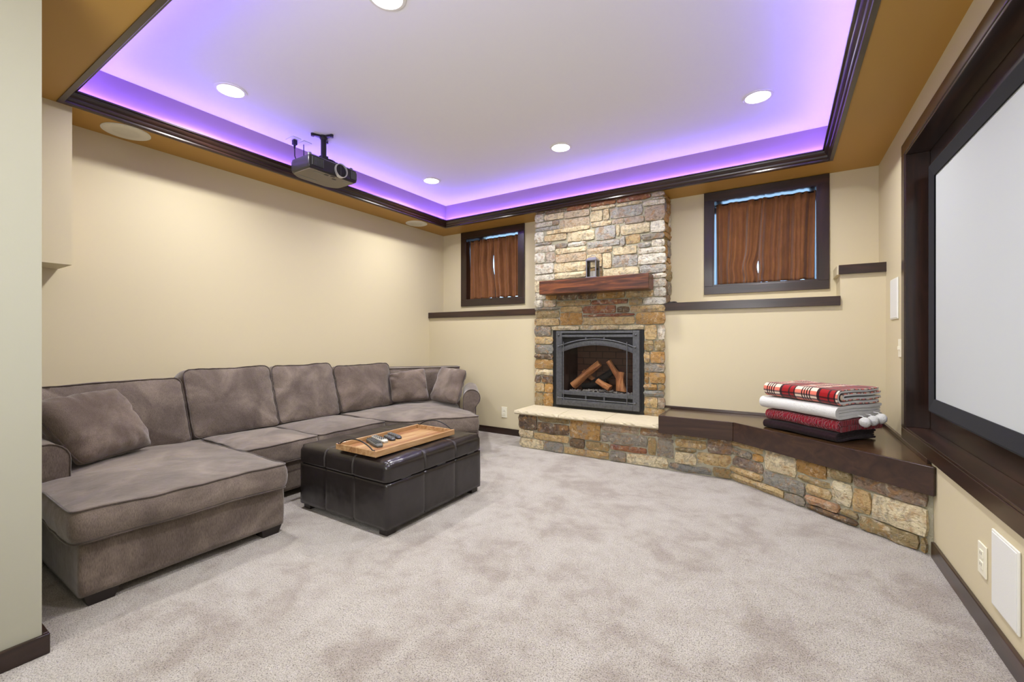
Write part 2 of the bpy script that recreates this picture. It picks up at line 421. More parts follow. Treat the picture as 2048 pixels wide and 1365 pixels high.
# ---------------------------------------------------------------- stonework
COL = dict(e=(178,178,172), n=(200,186,170), w=(230,225,210), c=(230,216,180), t=(202,176,128), o=(180,140,82), y=(160,142,102), g=(142,138,128), b=(140,142,138), p=(172,158,142), P=(134,116,104), q=(206,188,160), r=(146,92,72), R=(184,146,114), d=(98,82,70))
S_CHIMNEY="7,114,2316,2339,d 120,354,2300,2333,d 361,603,2295,2334,r 3,107,2231,2310,w 114,330,2233,2294,t 336,599,2224,2288,q 3,204,2178,2224,w 210,276,2179,2225,p 5,276,2136,2172,b 284,601,2136,2217,R 142,605,2090,2130,c 0,104,2024,2129,w 112,360,2024,2084,c 368,651,1990,2084,c 610,858,2296,2333,r 607,856,2262,2288,c 609,728,2154,2255,t 734,796,2154,2256,c 802,1099,2154,2252,b 865,1176,2292,2333,r 863,1098,2259,2284,c 1183,1295,2293,2333,p 1183,1295,2268,2286,w 1106,1296,2224,2262,w 1124,1296,2086,2217,P 612,814,2104,2146,c 820,932,2105,2146,p 940,1118,2085,2146,p 658,854,1972,2098,b 860,892,1991,2098,t 900,1169,1992,2078,t 1176,1295,1977,2078,w 1091,1295,1922,1970,g 950,1084,1904,1984,y 898,942,1893,1984,b 574,891,1908,1964,g 376,566,1941,1982,w 240,368,1941,1983,g 1,194,1992,2016,g 1,232,1921,1984,w 241,567,1885,1934,c 575,823,1850,1902,q 830,1050,1814,1885,c 1058,1174,1858,1898,g 1182,1295,1857,1914,w 1064,1299,1800,1850,w 823,1058,1700,1807,b 1065,1305,1702,1792,w 1078,1305,1624,1694,b 732,815,1701,1843,c 572,725,1719,1844,c 572,725,1611,1712,y 732,1071,1597,1693,c 1179,1305,1576,1617,w 1179,1305,1498,1569,w 1,120,1810,1914,w 128,232,1809,1914,p 239,566,1796,1878,q 1,216,1700,1802,w 222,564,1700,1789,t 1,225,1636,1693,w 233,565,1636,1692,c 1,271,1511,1629,c 1,128,1440,1504,w 136,250,1431,1503,o 1,100,1361,1433,w 108,247,1360,1424,q 258,472,1420,1501,d 480,667,1421,1497,d 675,940,1414,1498,o 947,1197,1413,1491,t 1204,1305,1414,1490,w 254,614,1361,1413,y 621,970,1362,1406,r 978,1101,1344,1406,y 1109,1305,1344,1406,w 1,282,1330,1354,g 290,525,1302,1354,t 532,858,1280,1354,r 865,981,1280,1336,d 989,1295,1280,1337,t 1,280,1248,1322,y 1,280,1172,1241,t 288,524,1173,1294,o 532,1033,1248,1272,r 532,1034,1173,1242,t 1041,1295,1170,1273,o 200,495,1123,1164,c 502,880,1123,1166,c 888,1114,1123,1163,c 1,192,1064,1164,g 0,211,983,1058,t 1,211,890,976,b 0,212,834,883,d 0,212,732,828,o 1,211,669,726,c 1,73,591,661,d 80,212,592,662,d 1,114,494,584,t 120,212,495,584,o 0,100,352,486,y 106,212,356,487,o 1121,1226,1033,1162,t 1233,1295,1033,1162,w 1116,1197,933,1026,y 1204,1295,933,1026,y 1116,1167,826,926,t 1174,1295,827,925,o 1116,1295,746,820,g 1116,1158,644,739,o 1165,1296,648,740,o 1116,1231,586,637,o 1238,1295,587,641,y 1113,1290,530,579,b 1116,1232,430,522,t 1239,1296,429,522,p 1113,1297,346,422,y"
S_HEARTH="0,193,180,322,d 200,522,268,322,y 200,522,168,260,d 530,814,158,321,o 820,1147,249,321,p 820,1211,152,242,g 1154,1408,250,322,P 1,158,98,172,c 164,522,98,160,t 1,266,6,90,c 274,464,6,91,g 529,672,74,151,d 680,892,73,144,y 471,892,6,66,t 900,1212,97,144,r 899,1039,6,90,g 1047,1375,6,89,c 1219,1284,96,243,y 1290,1419,96,243,g 1415,1656,267,322,y 1426,1656,196,260,t 1426,1584,161,188,y 1427,1583,68,154,c 1590,1825,84,176,t 1664,1829,184,306,P 1382,1694,6,62,b 1700,1824,6,76,y"
S_BENCH="5,270,250,304,t 5,176,194,243,g 184,270,195,244,o 5,264,116,188,P 0,264,67,108,t 1,418,6,60,t 278,499,161,304,c 506,686,206,305,o 271,558,66,154,b 506,711,163,198,y 565,712,98,156,t 425,558,6,59,g 565,762,44,92,R 565,857,6,36,d 769,858,43,81,y 694,824,234,304,y 719,825,99,226,c 834,918,88,217,t 832,1163,225,305,P 924,1163,84,218,c 865,1130,6,76,y 1138,1163,6,76,y"

def stone_mesh(w, h, base, seed, fine):
    nx = max(3, min(7, int(w/fine)+2)); nz = max(3, min(5, int(h/fine)+2))
    vs_, fs = [], []
    e = 0.0035
    rough = 0.004+0.003*random.random(); tilt = random.uniform(-.05,.05)
    for j in range(nz):
        for i in range(nx):
            u = i/(nx-1); v = j/(nz-1)
            x = (u-.5)*w; z = (v-.5)*h
            ed = (i in (0, nx-1)) + (j in (0, nz-1))
            if ed:
                x += random.uniform(-e, e)*(1 if w > .06 else .5); z += random.uniform(-e, e)*.8
                if ed == 2: x -= math.copysign(.006, x); z -= math.copysign(.004, z)
            else:
                x += random.uniform(-.15,.15)*w/nx; z += random.uniform(-.12,.12)*h/nz
            o = base + random.uniform(-rough, rough)*1.3 + tilt*z
            if ed: o -= .006 + .004*random.random()
            # u axis: +x, outward: -y
            vs_.append((x, -o, z))
    idx = lambda i, j: j*nx+i
    for j in range(nz-1):
        for i in range(nx-1): fs.append((idx(i,j), idx(i+1,j), idx(i+1,j+1), idx(i,j+1)))
    per = [idx(i,0) for i in range(nx)]+[idx(nx-1,j) for j in range(1,nz)]+[idx(i,nz-1) for i in range(nx-2,-1,-1)]+[idx(0,j) for j in range(nz-2,0,-1)]
    b = len(vs_)
    for p in per: vs_.append((vs_[p][0], 0.004, vs_[p][2]))
    n = len(per)
    for k in range(n): fs.append((per[k], b+k, b+(k+1)%n, per[(k+1)%n]))
    fs.append(tuple(b+k for k in range(n)))
    return vs_, fs
def lay(spec, P0, P1, parent, out=0.022):
    P0 = Vector((*P0, 0)); P1 = Vector((*P1, 0)); d = (P1-P0).normalized(); ang = math.atan2(d.y, d.x)
    for k, q in enumerate(spec.split()):
        a, b, z0, z1, c = q.split(','); a, b, z0, z1 = (int(t)/1000 for t in (a,b,z0,z1))
        w_, h_ = b-a, z1-z0
        vv, ff = stone_mesh(w_, h_, out+random.uniform(-.006,.008), k, 0.045)
        me = bpy.data.meshes.new('stone'); me.from_pydata(vv, [], ff); me.materials.append(M_STONE)
        me.polygons.foreach_set('use_smooth', [True]*len(me.polygons))
        try: me.set_sharp_from_angle(angle=R(27))
        except Exception: pass
        o = bpy.data.objects.new('stone', me); link(o, parent)
        o.location = P0+d*(a+b)/2+Vector((0,0,(z0+z1)/2))-WL[parent.name]; o.rotation_euler = (0,0,ang)
        j = random.uniform(.90, 1.08); col = COL[c]; w3 = random.uniform(-3, 3)
        o.color = tuple(min(1, x*j) for x in srgb(col[0]+w3, col[1], col[2]-w3)[:3])+(1,)
chim = thing('stone_chimney', 'tall stacked ledge stone chimney breast with a mantel and a fireplace opening', 'chimney', (-1.505, 3.9, 0.36))
m = MB(); Yc = 3.900
m.box(-2.14,-1.942,Yc,4.18,.33,1.345); m.box(-1.032,-.87,Yc,4.18,.33,1.345); m.box(-1.942,-1.032,Yc,4.18,1.122,1.345); m.box(-2.14,-.87,Yc,4.175,1.345,ZS)
m.box(-1.942,-1.032,4.30,4.40,.33,1.345)
m.build('mortar_bed', M_MORTAR, chim)
LAMPLIT = dict(t='c', o='t', b='e', g='e', P='p', p='n', y='t', d='P', R='q')   # lamp wash put into the colour: most stones above the mantel turn paler
S_CHIMNEY = ' '.join(q[:-1]+LAMPLIT.get(q[-1], q[-1]) if int(q.split(',')[2]) > 1590 and (i % 5 != 2) else q for i, q in enumerate(S_CHIMNEY.split()))
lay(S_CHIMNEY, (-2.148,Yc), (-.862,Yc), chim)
# returns of the chimney above the ledge, right and left
def courses(z0, z1, L):
    out = []; z = z0
    while z < z1-.03:
        h = random.choice((.05,.065,.08,.1,.12)); h = min(h, z1-z)
        cuts = [0]+([random.uniform(.35,.65)*L] if random.random() < .6 else [])+[L]
        for a, b in zip(cuts, cuts[1:]):
            out.append('%d,%d,%d,%d,%s' % (a*1000+3, b*1000-3, z*1000+3, (z+h)*1000-3, random.choice('wctopygPcto')))
        z += h
    return ' '.join(out)
lay(courses(1.36, 2.333, .262), (-.870, 3.905), (-.870, 4.167), chim, .016)
lay(courses(1.36, 2.333, .262), (-2.14, 4.167), (-2.14, 3.905), chim, .016)
hea = thing('stone_hearth', 'low raised stone base curving from the fireplace to the right wall', 'hearth', (-1.0, 3.6, 0))
m = MB()
m.prism([(-2.115,3.92),(-2.115,3.553),(-.306,3.553),(.625,2.822),(.625,3.92)], 0, .302)
m.prism([(-2.115,3.92),(-2.115,3.553),(-.80,3.553),(-.80,3.92)], .302, .322)
m.build('mortar_bed', M_MORTAR, hea)
lay(S_HEARTH, (-2.128,3.555), (-.301,3.555), hea, .018)
lay(S_BENCH, (-.301,3.553), (.611,2.825), hea, .018)
lay('4,180,215,318,d 184,355,215,318,t 4,110,120,209,o 116,355,120,209,g 4,250,12,114,c 256,355,12,114,y', (-2.115,3.915), (-2.115,3.556), hea, .016)
for k, (a0, b0, a1, b1) in enumerate(((-2.155,-2.155,-1.69,-1.72),(-1.687,-1.717,-1.262,-1.272),(-1.259,-1.269,-.803,-.803))):
    # a: front x0/x1, b: back x0/x1; rough chiselled front edge
    m = MB(); N = 36; yb = 3.898 if True else 0
    a1_, b1_ = a1, b1
    vs_ = []; 
    for i in range(N+1):
        u = i/N; xf = a0+(a1_-a0)*u; xb = b0+(b1_-b0)*u
        e1 = .006*noise.noise(Vector((xf*22,k,0))); e2 = .008*noise.noise(Vector((xf*30,k,5)))+.002*random.random()
        vs_ += [(xb,yb,.320),(xb,yb,.355),(xf,3.50+e1,.355),(xf,3.494+e2,.346),(xf,3.492-e1,.333),(xf,3.505+e2,.320)]
    fs = []
    for i in range(N):
        for q in range(6):
            p = (q+1) % 6; fs.append((i*6+q, i*6+p, (i+1)*6+p, (i+1)*6+q))
    fs += [tuple(range(6)), tuple(N*6+q for q in range(5,-1,-1))]
    m.add(vs_, fs); m.build('hearth_slab', M_LIME, hea)
# timber bench on the right part of the hearth
bn = thing('corner_bench', 'dark stained wooden bench top with deep front boards in the right corner', 'bench', (0, 3.4, .32))
m = MB(); m.prism([(-.808,3.905),(-.808,3.497),(-.288,3.497),(.6235,2.775),(.6235,3.905)], .405, .434); m.build('bench_top', M_BENCHTOP, bn)
m = MB(); m.box(-.812,-.2885,3.478,3.497,.300,.437,.003); m.build('front_board', M_BENCH, bn)
dd = Vector((.6235+.2885, 2.758-3.478, 0)); L_ = dd.length; an = math.atan2(dd.y, dd.x)
m = MB(); m.box(0, L_-.012, 0, .019, .300, .438, .003, M=Matrix.Translation((-.2885,3.479,0)) @ Matrix.Rotation(an, 4, 'Z')); m.build('front_board', M_BENCH, bn)
m = MB(); m.box(-.812,-.7935,3.4975,3.88,.302,.437,.003); m.build('end_board', M_BENCH, bn)
m = MB(); m.box(-.862,.606,3.902,3.918,.434,.456,.002); m.build('back_strip', M_BENCH, bn)
m = MB(); m.box(.608,.6245,2.85,3.918,.434,.456,.002); m.build('side_strip', M_DARKY, bn)
# mantel
mt_ = MB(); mt_.box(-1.996,-.944,3.700,3.868,1.468,1.600,.006,3)
tag(mt_.build('mantel_beam', M_MANTEL), 'thick reddish brown timber mantel beam across the stone chimney', 'mantel')

# ---------------------------------------------------------------- gas fireplace insert
ins = thing('fireplace_insert', 'black iron gas fireplace insert with an arched front and crossed rods', 'fireplace', (-1.485, 3.9, .36))
m = MB(); m.box(-1.940,-1.882,3.892,3.93,.357,1.118); m.box(-1.070,-1.034,3.892,3.93,.357,1.118); m.box(-1.882,-1.070,3.892,3.93,1.105,1.118); m.box(-1.882,-1.070,3.892,3.93,.357,.392)
m.build('surround_plate', M_BLACK, ins)
m = MB(); Y0, Y1 = 3.852, 3.892; m.box(-1.886,-1.824,Y0,Y1,.387,1.112,.003); m.build('stile', M_IRON, ins)
m = MB(); m.box(-1.124,-1.064,Y0,Y1,.387,1.112,.003); m.build('stile', M_IRON, ins)
m = MB(); m.box(-1.824,-1.124,Y0,Y1,1.090,1.112,.003); m.build('top_rail', M_IRON, ins)
m = MB(); m.box(-1.824,-1.124,Y0+.004,Y1,1.052,1.077,.003); m.build('top_bar', M_IRON, ins)
m = MB(); m.box(-1.824,-1.124,Y0+.004,Y1,.492,.530,.003); m.build('lower_bar', M_IRON, ins)
m = MB(); m.box(-1.824,-1.124,Y0,Y1,.387,.442,.003); m.build('bottom_rail', M_IRON, ins)
for z0,z1 in ((1.023,1.052),(.442,.492)):
    for x in (-1.575,-1.393): m = MB(); m.box(x-.007,x+.007,Y0+.006,Y1,z0,z1); m.build('tie_bar', M_IRON, ins)
def arc(x, ze, zc, x0=-1.824, x1=-1.124):
    u = (x-(x0+x1)/2)/((x1-x0)/2); return zc-(zc-ze)*u*u
m = MB(); N = 24; vs_ = []; fs = []
for i in range(N+1):
    x = -1.824+.700*i/N; a, b = arc(x,.908,.976), arc(x,.950,1.023)
    vs_ += [(x,Y0+.006,a),(x,Y0+.006,b),(x,Y1-.006,b),(x,Y1-.006,a)]
for i in range(N):
    for q in range(4): p = (q+1)%4; fs.append((i*4+q,i*4+p,(i+1)*4+p,(i+1)*4+q))
fs += [(0,1,2,3),(N*4+3,N*4+2,N*4+1,N*4)]
m.add(vs_, fs); m.build('arch_panel', M_IRON, ins)
m = MB(); vs_ = []; fs = []
for i in range(N+1):
    x = -1.824+.700*i/N; a, b = arc(x,.930,1.0), 1.09
    vs_ += [(x,Y1-.004,a),(x,Y1-.004,b),(x,Y1+.002,b),(x,Y1+.002,a)]
for i in range(N):
    for q in range(4): p = (q+1)%4; fs.append((i*4+q,i*4+p,(i+1)*4+p,(i+1)*4+q))
fs += [(0,1,2,3),(N*4+3,N*4+2,N*4+1,N*4)]
m.add(vs_, fs); m.build('vent_plate', M_BLACK, ins)
m = MB(); m.box(-1.824,-1.124,Y1-.004,Y1+.002,.40,.515); m.build('lower_vent_plate', M_BLACK, ins)
def rod(pts, name='rod', r=.0055):
    m = MB(); m.tube(pts, r, 8)
    for p in (pts[0], pts[-1]):
        m.lathe([(0.001,-.011),(.008,-.008),(.011,0),(.008,.008),(0.001,.011)], 0, 0, 10, Matrix.Translation(p))
    m.build(name, M_IRON, ins, smooth=True, angle=50)
rod([(-1.852+.755*i/16, Y0-.018, .962+(1.036-.962)*(1-((i-8)/8)**2)) for i in range(17)], 'curved_rod')
rod([(-1.857,Y0-.018,.459),(-1.097,Y0-.018,.459)], 'bottom_rod')
for x in (-1.794,-1.168): 
    m = MB(); m.tube([(x,Y0-.026,.437),(x,Y0-.026,1.010)], .005, 8); m.build('upright_rod', M_IRON, ins, smooth=True, angle=50)
for x,z in ((-1.857,1.075),(-1.096,1.075)):
    m = MB(); m.lathe([(.001,-.007),(.009,-.006),(.011,0),(.006,.006),(.001,.007)],0,0,10,Matrix.Translation((x,Y0-.004,z))@Matrix.Rotation(R(90),4,'X')); m.build('bolt', M_IRON, ins, smooth=True)
# firebox
M_FB = m_plain('firebox_lining', srgb(74,56,48), 0.9, bumps=(60,.3))
M_BRICK = m_plain('firebox_brick', srgb(104,76,64), 0.9, bumps=(90,.4))
m = MB(); xa,xb,ya,yb,za,zb = -1.835,-1.135,3.90,4.27,.48,1.06
m.box(xa-.01,xa,ya,yb,za,zb); m.box(xb,xb+.01,ya,yb,za,zb); m.box(xa-.01,xb+.01,yb,yb+.01,za,zb); m.box(xa-.01,xb+.01,ya,yb,za-.02,za+.01); m.box(xa-.01,xb+.01,ya,yb,zb,zb+.01)
m.build('firebox', M_FB, ins)
bm_ = None
for r_ in range(8):
    z0 = .50+r_*.068; off = 0 if r_ % 2 else -.07
    for c_ in range(6):
        x0 = max(xa+.004, xa+.006+off+c_*.140); x1 = min(xb-.004, xa+.006+off+c_*.140+.132)
        if x1-x0 < .03: continue
        m = MB(); m.box(x0,x1,yb-.010,yb-.001,z0,min(z0+.060,zb-.005)); m.build('brick', M_BRICK, ins)
m = MB(); m.box(xa+.005,xb-.005,3.896,3.900,.50,1.055); m.build('glass_front', M_FIREGLASS, ins)
M_LOG = m_wood('split_log', srgb(110,66,38), srgb(226,156,100), srgb(246,196,140), axis='z', rough=.85, scale=3, coat=0)
M_CHAR = m_plain('charred_log', srgb(26,23,22), .9, bumps=(50,1.0))
def log(a, b, r0, r1, label, mat=M_LOG, seed=0):
    a, b = Vector(a), Vector(b); d = b-a; L = d.length; m = MB(); n = 12; K = 9; vs_=[]; fs=[]
    for i in range(K+1):
        u = i/K; r = r0+(r1-r0)*u
        for k in range(n):
            an = 2*math.pi*k/n; rr = r*(1+.34*noise.noise(Vector((math.cos(an)*1.3+seed, math.sin(an)*1.3, u*1.6))))*(.88 if k % 4 == 0 else 1)
            bend = .018*math.sin(u*3+seed)
            vs_.append((rr*math.cos(an)*1.0+bend, rr*math.sin(an)*.8, (u-.5)*L))
    for i in range(K):
        for k in range(n): l=(k+1)%n; fs.append((i*n+k,i*n+l,(i+1)*n+l,(i+1)*n+k))
    fs += [tuple(range(n-1,-1,-1)), tuple(K*n+k for k in range(n))]
    m.add(vs_, fs); o = m.build('firelog', mat, smooth=True, angle=45)
    q = d.to_track_quat('Z','Y'); o.rotation_mode='QUATERNION'; o.rotation_quaternion = q; o.location = (a+b)/2
    return tag(o, label, 'log', 'ceramic logs in the firebox')
log((-1.775,4.00,.565),(-1.50,4.04,.80),.048,.036,'long pale split log leaning up from the left in the fireplace',seed=1)
log((-1.73,4.15,.70),(-1.60,4.16,.62),.03,.03,'short log half hidden behind the long left log',seed=2)
log((-1.43,4.08,.82),(-1.31,4.10,.64),.034,.036,'upper right log leaning down to the right in the fireplace',seed=3)
log((-1.49,3.96,.635),(-1.37,3.945,.565),.032,.038,'short split log lying at the front centre of the fire',seed=4)
log((-1.285,3.99,.54),(-1.275,4.02,.72),.046,.040,'stout upright log at the right side of the fireplace',seed=5)
log((-1.60,4.08,.58),(-1.36,4.12,.74),.045,.045,'black charred log crossing behind the pale logs',M_CHAR,6)
log((-1.68,4.02,.56),(-1.44,4.06,.60),.04,.045,'black charred log lying low behind the embers',M_CHAR,7)
m = MB()
for k in range(170):
    x = random.uniform(-1.80,-1.17); y = random.uniform(3.925,4.03); r = random.uniform(.006,.013)
    z = .508+random.uniform(0,.018)+.018*math.exp(-((x+1.48)/.16)**2)
    m.lathe([(.001,-r),(r,-.3*r),(.8*r,.5*r),(.001,.9*r)],0,0,5,Matrix.Translation((x,y,z))@Matrix.Rotation(random.uniform(0,6),4,'XYZ'[random.randrange(3)]))
e = m.build('ember_bed', m_plain('ember_gravel', srgb(150,148,146), .9)); tag(e, 'bed of grey ember gravel in front of the fireplace logs', 'embers', kind='stuff')
# ---------------------------------------------------------------- soft shapes
def resample(pts, step=.022, closed=True):
    P = [Vector(p) for p in pts]; out = []
    n = len(P)
    for i in range(n if closed else n-1):
        a, b = P[i], P[(i+1) % n]; k = max(1, int(round((b-a).length/step)))
        out += [a.lerp(b, j/k) for j in range(k)]
    return out
def round_poly(pts, r, seg=5):
    P = [Vector((*p, 0)) if len(p) == 2 else Vector(p) for p in pts]; n = len(P); out = []
    for i in range(n):
        a, b, c = P[i-1], P[i], P[(i+1) % n]
        rr = min(r if not isinstance(r, (list, tuple)) else r[i], (a-b).length*.45, (c-b).length*.45)
        if rr < 1e-4: out.append(b); continue
        p0 = b+(a-b).normalized()*rr; p1 = b+(c-b).normalized()*rr
        for k in range(seg+1):
            t = k/seg; out.append(p0*(1-t)**2+b*2*t*(1-t)+p1*t*t)
    return resample([tuple(p) for p in out])
def puff(outline, t, bulge=.015, dome=.03, dome_b=0.0, M=None, lump=.004, wf=None, seed=0, seam=.006, sq=2.2, gather=0.0):
    """soft cushion: outline in the (u,v) plane, thickness t along w. returns MB, top edge loop, bottom edge loop"""
    n = len(outline); c = sum((Vector((p[0],p[1],0)) for p in outline), Vector())/n
    # perimeter-weighted centre
    lay_ = []
    for k in (0.0,.25,.5,.7,.85,.95): lay_.append((k, 0, -dome_b*(1-k**sq)))
    lay_.append((1.0, -seam*.6, 0.0))
    for s_, b_ in ((.10,.35),(.28,.8),(.5,1.0),(.72,.8),(.90,.35)): lay_.append((1.0, bulge*b_, t*s_))
    lay_.append((1.0, -seam*.6, t))
    for k in (.95,.85,.7,.5,.25,0.0): lay_.append((k, 0, t+dome*(1-k**sq)))
    vs_, fs = [], []; edge_t = edge_b = None
    M = M or Matrix.Identity(4)
    def P(p, k, off, w):
        q = Vector((p[0]-c.x, p[1]-c.y, 0)); L = q.length or 1
        q = q*k + q/L*off
        r = Vector((c.x+q.x, c.y+q.y, w))
        if wf: r = wf(r)
        g = M @ r
        nn = Vector((fn(g,5,seed), fn(g,5,seed+3), fn(g,5,seed+6)))*lump + Vector((fn(g,14,seed+1), fn(g,14,seed+4), fn(g,14,seed+7)))*lump*.35
        if gather:
            ww = max(0, (k-.78)/.22)*(1 if w > t*.3 else 0); nn += M.to_3x3() @ Vector((0,0,gather*ww*noise.noise(Vector((p[0]*26+seed, p[1]*26, seed))) - gather*.6*ww*abs(noise.noise(Vector((p[0]*13, p[1]*13+seed, seed))))))
        return g+nn
    for li, (k, off, w) in enumerate(lay_):
        ring = [P(p, k, off, w) for p in outline] if k > 0 else [P((c.x+1e-4,c.y), 0, 0, w)]
        if li == 6: edge_b = [P(p, 1.0, .001, w) for p in outline]
        if k == 1.0 and abs(w-t) < 1e-9: edge_t = [P(p, 1.0, .001, w) for p in outline]
        lay_[li] = (len(vs_), len(ring)); vs_ += ring
    for (a, na), (b, nb) in zip(lay_, lay_[1:]):
        if na == 1: fs += [(a, b+(i+1)%n, b+i) for i in range(n)]
        elif nb == 1: fs += [(a+i, a+(i+1)%n, b) for i in range(n)]
        else: fs += [(a+i, a+(i+1)%n, b+(i+1)%n, b+i) for i in range(n)]
    m = MB(); m.add(vs_, fs); return m, edge_t, edge_b
def piping(loops, parent, mat=None, r=.0038):
    m = MB()
    for l in loops: m.tube(l, r, 6, closed=True)
    return m.build('piping', mat or M_PIPING, parent, smooth=True)
def cushion(name, outline, t, parent, M=None, mat=None, pip=None, both=True, **kw):
    m, et, eb = puff(outline, t, M=M, **kw)
    o = m.build(name, mat or M_SOFA, parent, smooth=True)
    piping([et, eb] if both else [et], o, pip)
    return o
sofa = thing('sectional_sofa', 'grey brown chenille sectional sofa with a chaise end and a curved far end', 'sofa', (-3.1, 2.0, 0))
T3 = Matrix.Translation
def soft_block(name, pts, z0, z1, r, parent, mat=None, pip=False, bulge=.004, dome=.002):
    m, et, eb = puff(round_poly(pts, r), z1-z0, bulge, dome, 0, T3((0,0,z0)), lump=.0015, seam=.004)
    o = m.build(name, mat or M_SOFA, parent, smooth=True)
    if pip: piping([et], o)
    return o
soft_block('chaise_base', [(-3.58,.52),(-2.276,.52),(-2.276,1.325),(-3.58,1.325)], .045, .262, .022, sofa)
soft_block('seat_base', [(-3.58,1.329),(-2.735,1.329),(-2.735,2.425),(-3.58,2.425)], .045, .248, .02, sofa)
soft_block('corner_base', [(-3.58,2.43),(-2.735,2.43),(-2.56,2.50),(-2.42,2.78),(-2.215,3.01),(-2.86,3.74),(-3.20,3.62),(-3.58,3.10)], .045, .248, .02, sofa)
# seat cushions (corner heights vary)
def tilt(fy0, z0, fy1, z1):
    def w_(p): return p
    return w_
ch_out = round_poly([(-3.27,.625),(-2.83,.615),(-2.79,.487),(-2.224,.487),(-2.224,1.312),(-3.27,1.312)], [.02,.02,.05,.055,.045,.02])
def wf_ch(p):
    k = max(0, min(1, (p.y-.487)/.82)); q = p.copy(); q.z += .020*(1-k)-.004; return q
cushion('seat_cushion', ch_out, .118, sofa, T3((0,0,.262)), bulge=.016, dome=.032, dome_b=0, wf=wf_ch, lump=.010, seed=1, pip=M_PIPING)
cushion('seat_cushion', round_poly([(-3.27,1.335),(-2.692,1.335),(-2.692,1.806),(-3.27,1.806)], .03), .128, sofa, T3((0,0,.246)), bulge=.010, dome=.036, lump=.008, seed=2)
cushion('seat_cushion', round_poly([(-3.27,1.815),(-2.692,1.815),(-2.700,2.400),(-3.27,2.400)], .03), .128, sofa, T3((0,0,.246)), bulge=.010, dome=.036, lump=.008, seed=3)
cushion('seat_cushion', round_poly([(-3.27,2.41),(-2.69,2.41),(-2.535,2.47),(-2.39,2.76),(-2.175,2.965),(-2.43,3.145),(-2.60,3.22),(-3.00,3.62),(-3.33,3.12)], [.02,.03,.12,.15,.045,.03,.02,.02,.05]), .128, sofa, T3((0,0,.246)), bulge=.010, dome=.034, lump=.008, seed=4)
# back frames
soft_block('back_frame', [(-3.60,.47),(-3.44,.47),(-3.44,3.08),(-3.60,3.08)], .10, .715, .03, sofa, pip=False)
soft_block('back_frame', [(-3.60,3.085),(-3.425,3.085),(-2.975,3.70),(-3.10,3.795),(-3.60,3.30)], .10, .728, .03, sofa, pip=True)
def frame_M(o, u, v):
    u = Vector(u).normalized(); v = Vector(v); v = (v-u*v.dot(u)).normalized(); w_ = u.cross(v)
    M = Matrix((( u.x,v.x,w_.x,o[0]),(u.y,v.y,w_.y,o[1]),(u.z,v.z,w_.z,o[2]),(0,0,0,1))); return M
def back_cushion(y0b, y1b, y0t, y1t, zt, t=.15, seed=0, xb=-3.245, xt=-3.365, dome=.03, mat=None, lump=.008):
    # u = +Y ; v = up along the tilted face ; w = u x v = +X (outward)
    h = math.hypot(zt-.352, xt-xb)
    M = frame_M((xb-t*.97, 0, .352), (0,1,0), (xt-xb, 0, zt-.352))
    out = round_poly([(y0b,0),(y1b,0),(y1t,h),(y0t,h)], [.03,.03,.05,.05])
    return cushion('back_cushion', out, t, sofa, M, mat, bulge=.012, dome=dome, dome_b=.0, lump=lump, seed=seed, sq=2.6, gather=.014)
back_cushion(.60, 1.275, .50, 1.232, .762, .16, 11, xt=-3.31)
back_cushion(1.288, 1.842, 1.262, 1.835, .792, .15, 12)
back_cushion(1.852, 2.385, 1.848, 2.372, .782, .15, 13)
back_cushion(2.412, 2.985, 2.398, 3.035, .748, .15, 14, dome=.045, mat=M_SOFADARK, lump=.011)
# rolled arms: profile (u across, v up) extruded along w
def arm(name, center, axis_back, L, mirror=1, seed=0):
    prof_ = []
    r = .078; cz = .487-.18
    pts = [(-.078*mirror, 0)] + [(-.078*mirror, cz*.5), (-.078*mirror, cz)]
    for k in range(1, 15):
        a = math.pi - k/14*math.pi*1.28
        pts.append((r*math.cos(a)*mirror, cz+r*math.sin(a)))
    pts += [(.036*mirror, cz-.085), (.036*mirror, 0)]
    if mirror > 0: pts = pts[::-1]
    ax = Vector(axis_back).normalized(); wv = -ax          # w towards the front
    v = Vector((0,0,1)); u = v.cross(wv)
    o = Vector((center[0], center[1], .18)) + ax*L
    M = Matrix(((u.x,v.x,wv.x,o.x),(u.y,v.y,wv.y,o.y),(u.z,v.z,wv.z,o.z),(0,0,0,1)))
    m, et, eb = puff(resample([(*p,0) for p in pts], .015), L, .0, .006, 0, M, lump=.002, seed=seed, seam=0)
    o_ = m.build(name, M_SOFA, sofa, smooth=True); piping([et], o_); return o_
arm('arm', (-2.80,.532), (-1,0,0), .74, mirror=-1, seed=21)
arm('arm', (-2.425,3.185), (-.62,.78,0), .66, mirror=1, seed=22)
for x, y in ((-2.29,.535),(-2.29,1.205),(-2.76,2.30),(-2.33,2.85),(-3.5,.56),(-3.5,2.9)):
    m = MB(); m.add([(x-.085,y,.046),(x+.012,y,.046),(x+.012,y+.105,.046),(x-.085,y+.105,.046),(x-.07,y+.014,0),(x,y+.014,0),(x,y+.093,0),(x-.07,y+.093,0)],[(0,1,2,3),(7,6,5,4),(0,4,5,1),(1,5,6,2),(2,6,7,3),(3,7,4,0)])
    m.build('leg', M_BLACKLEG, sofa)
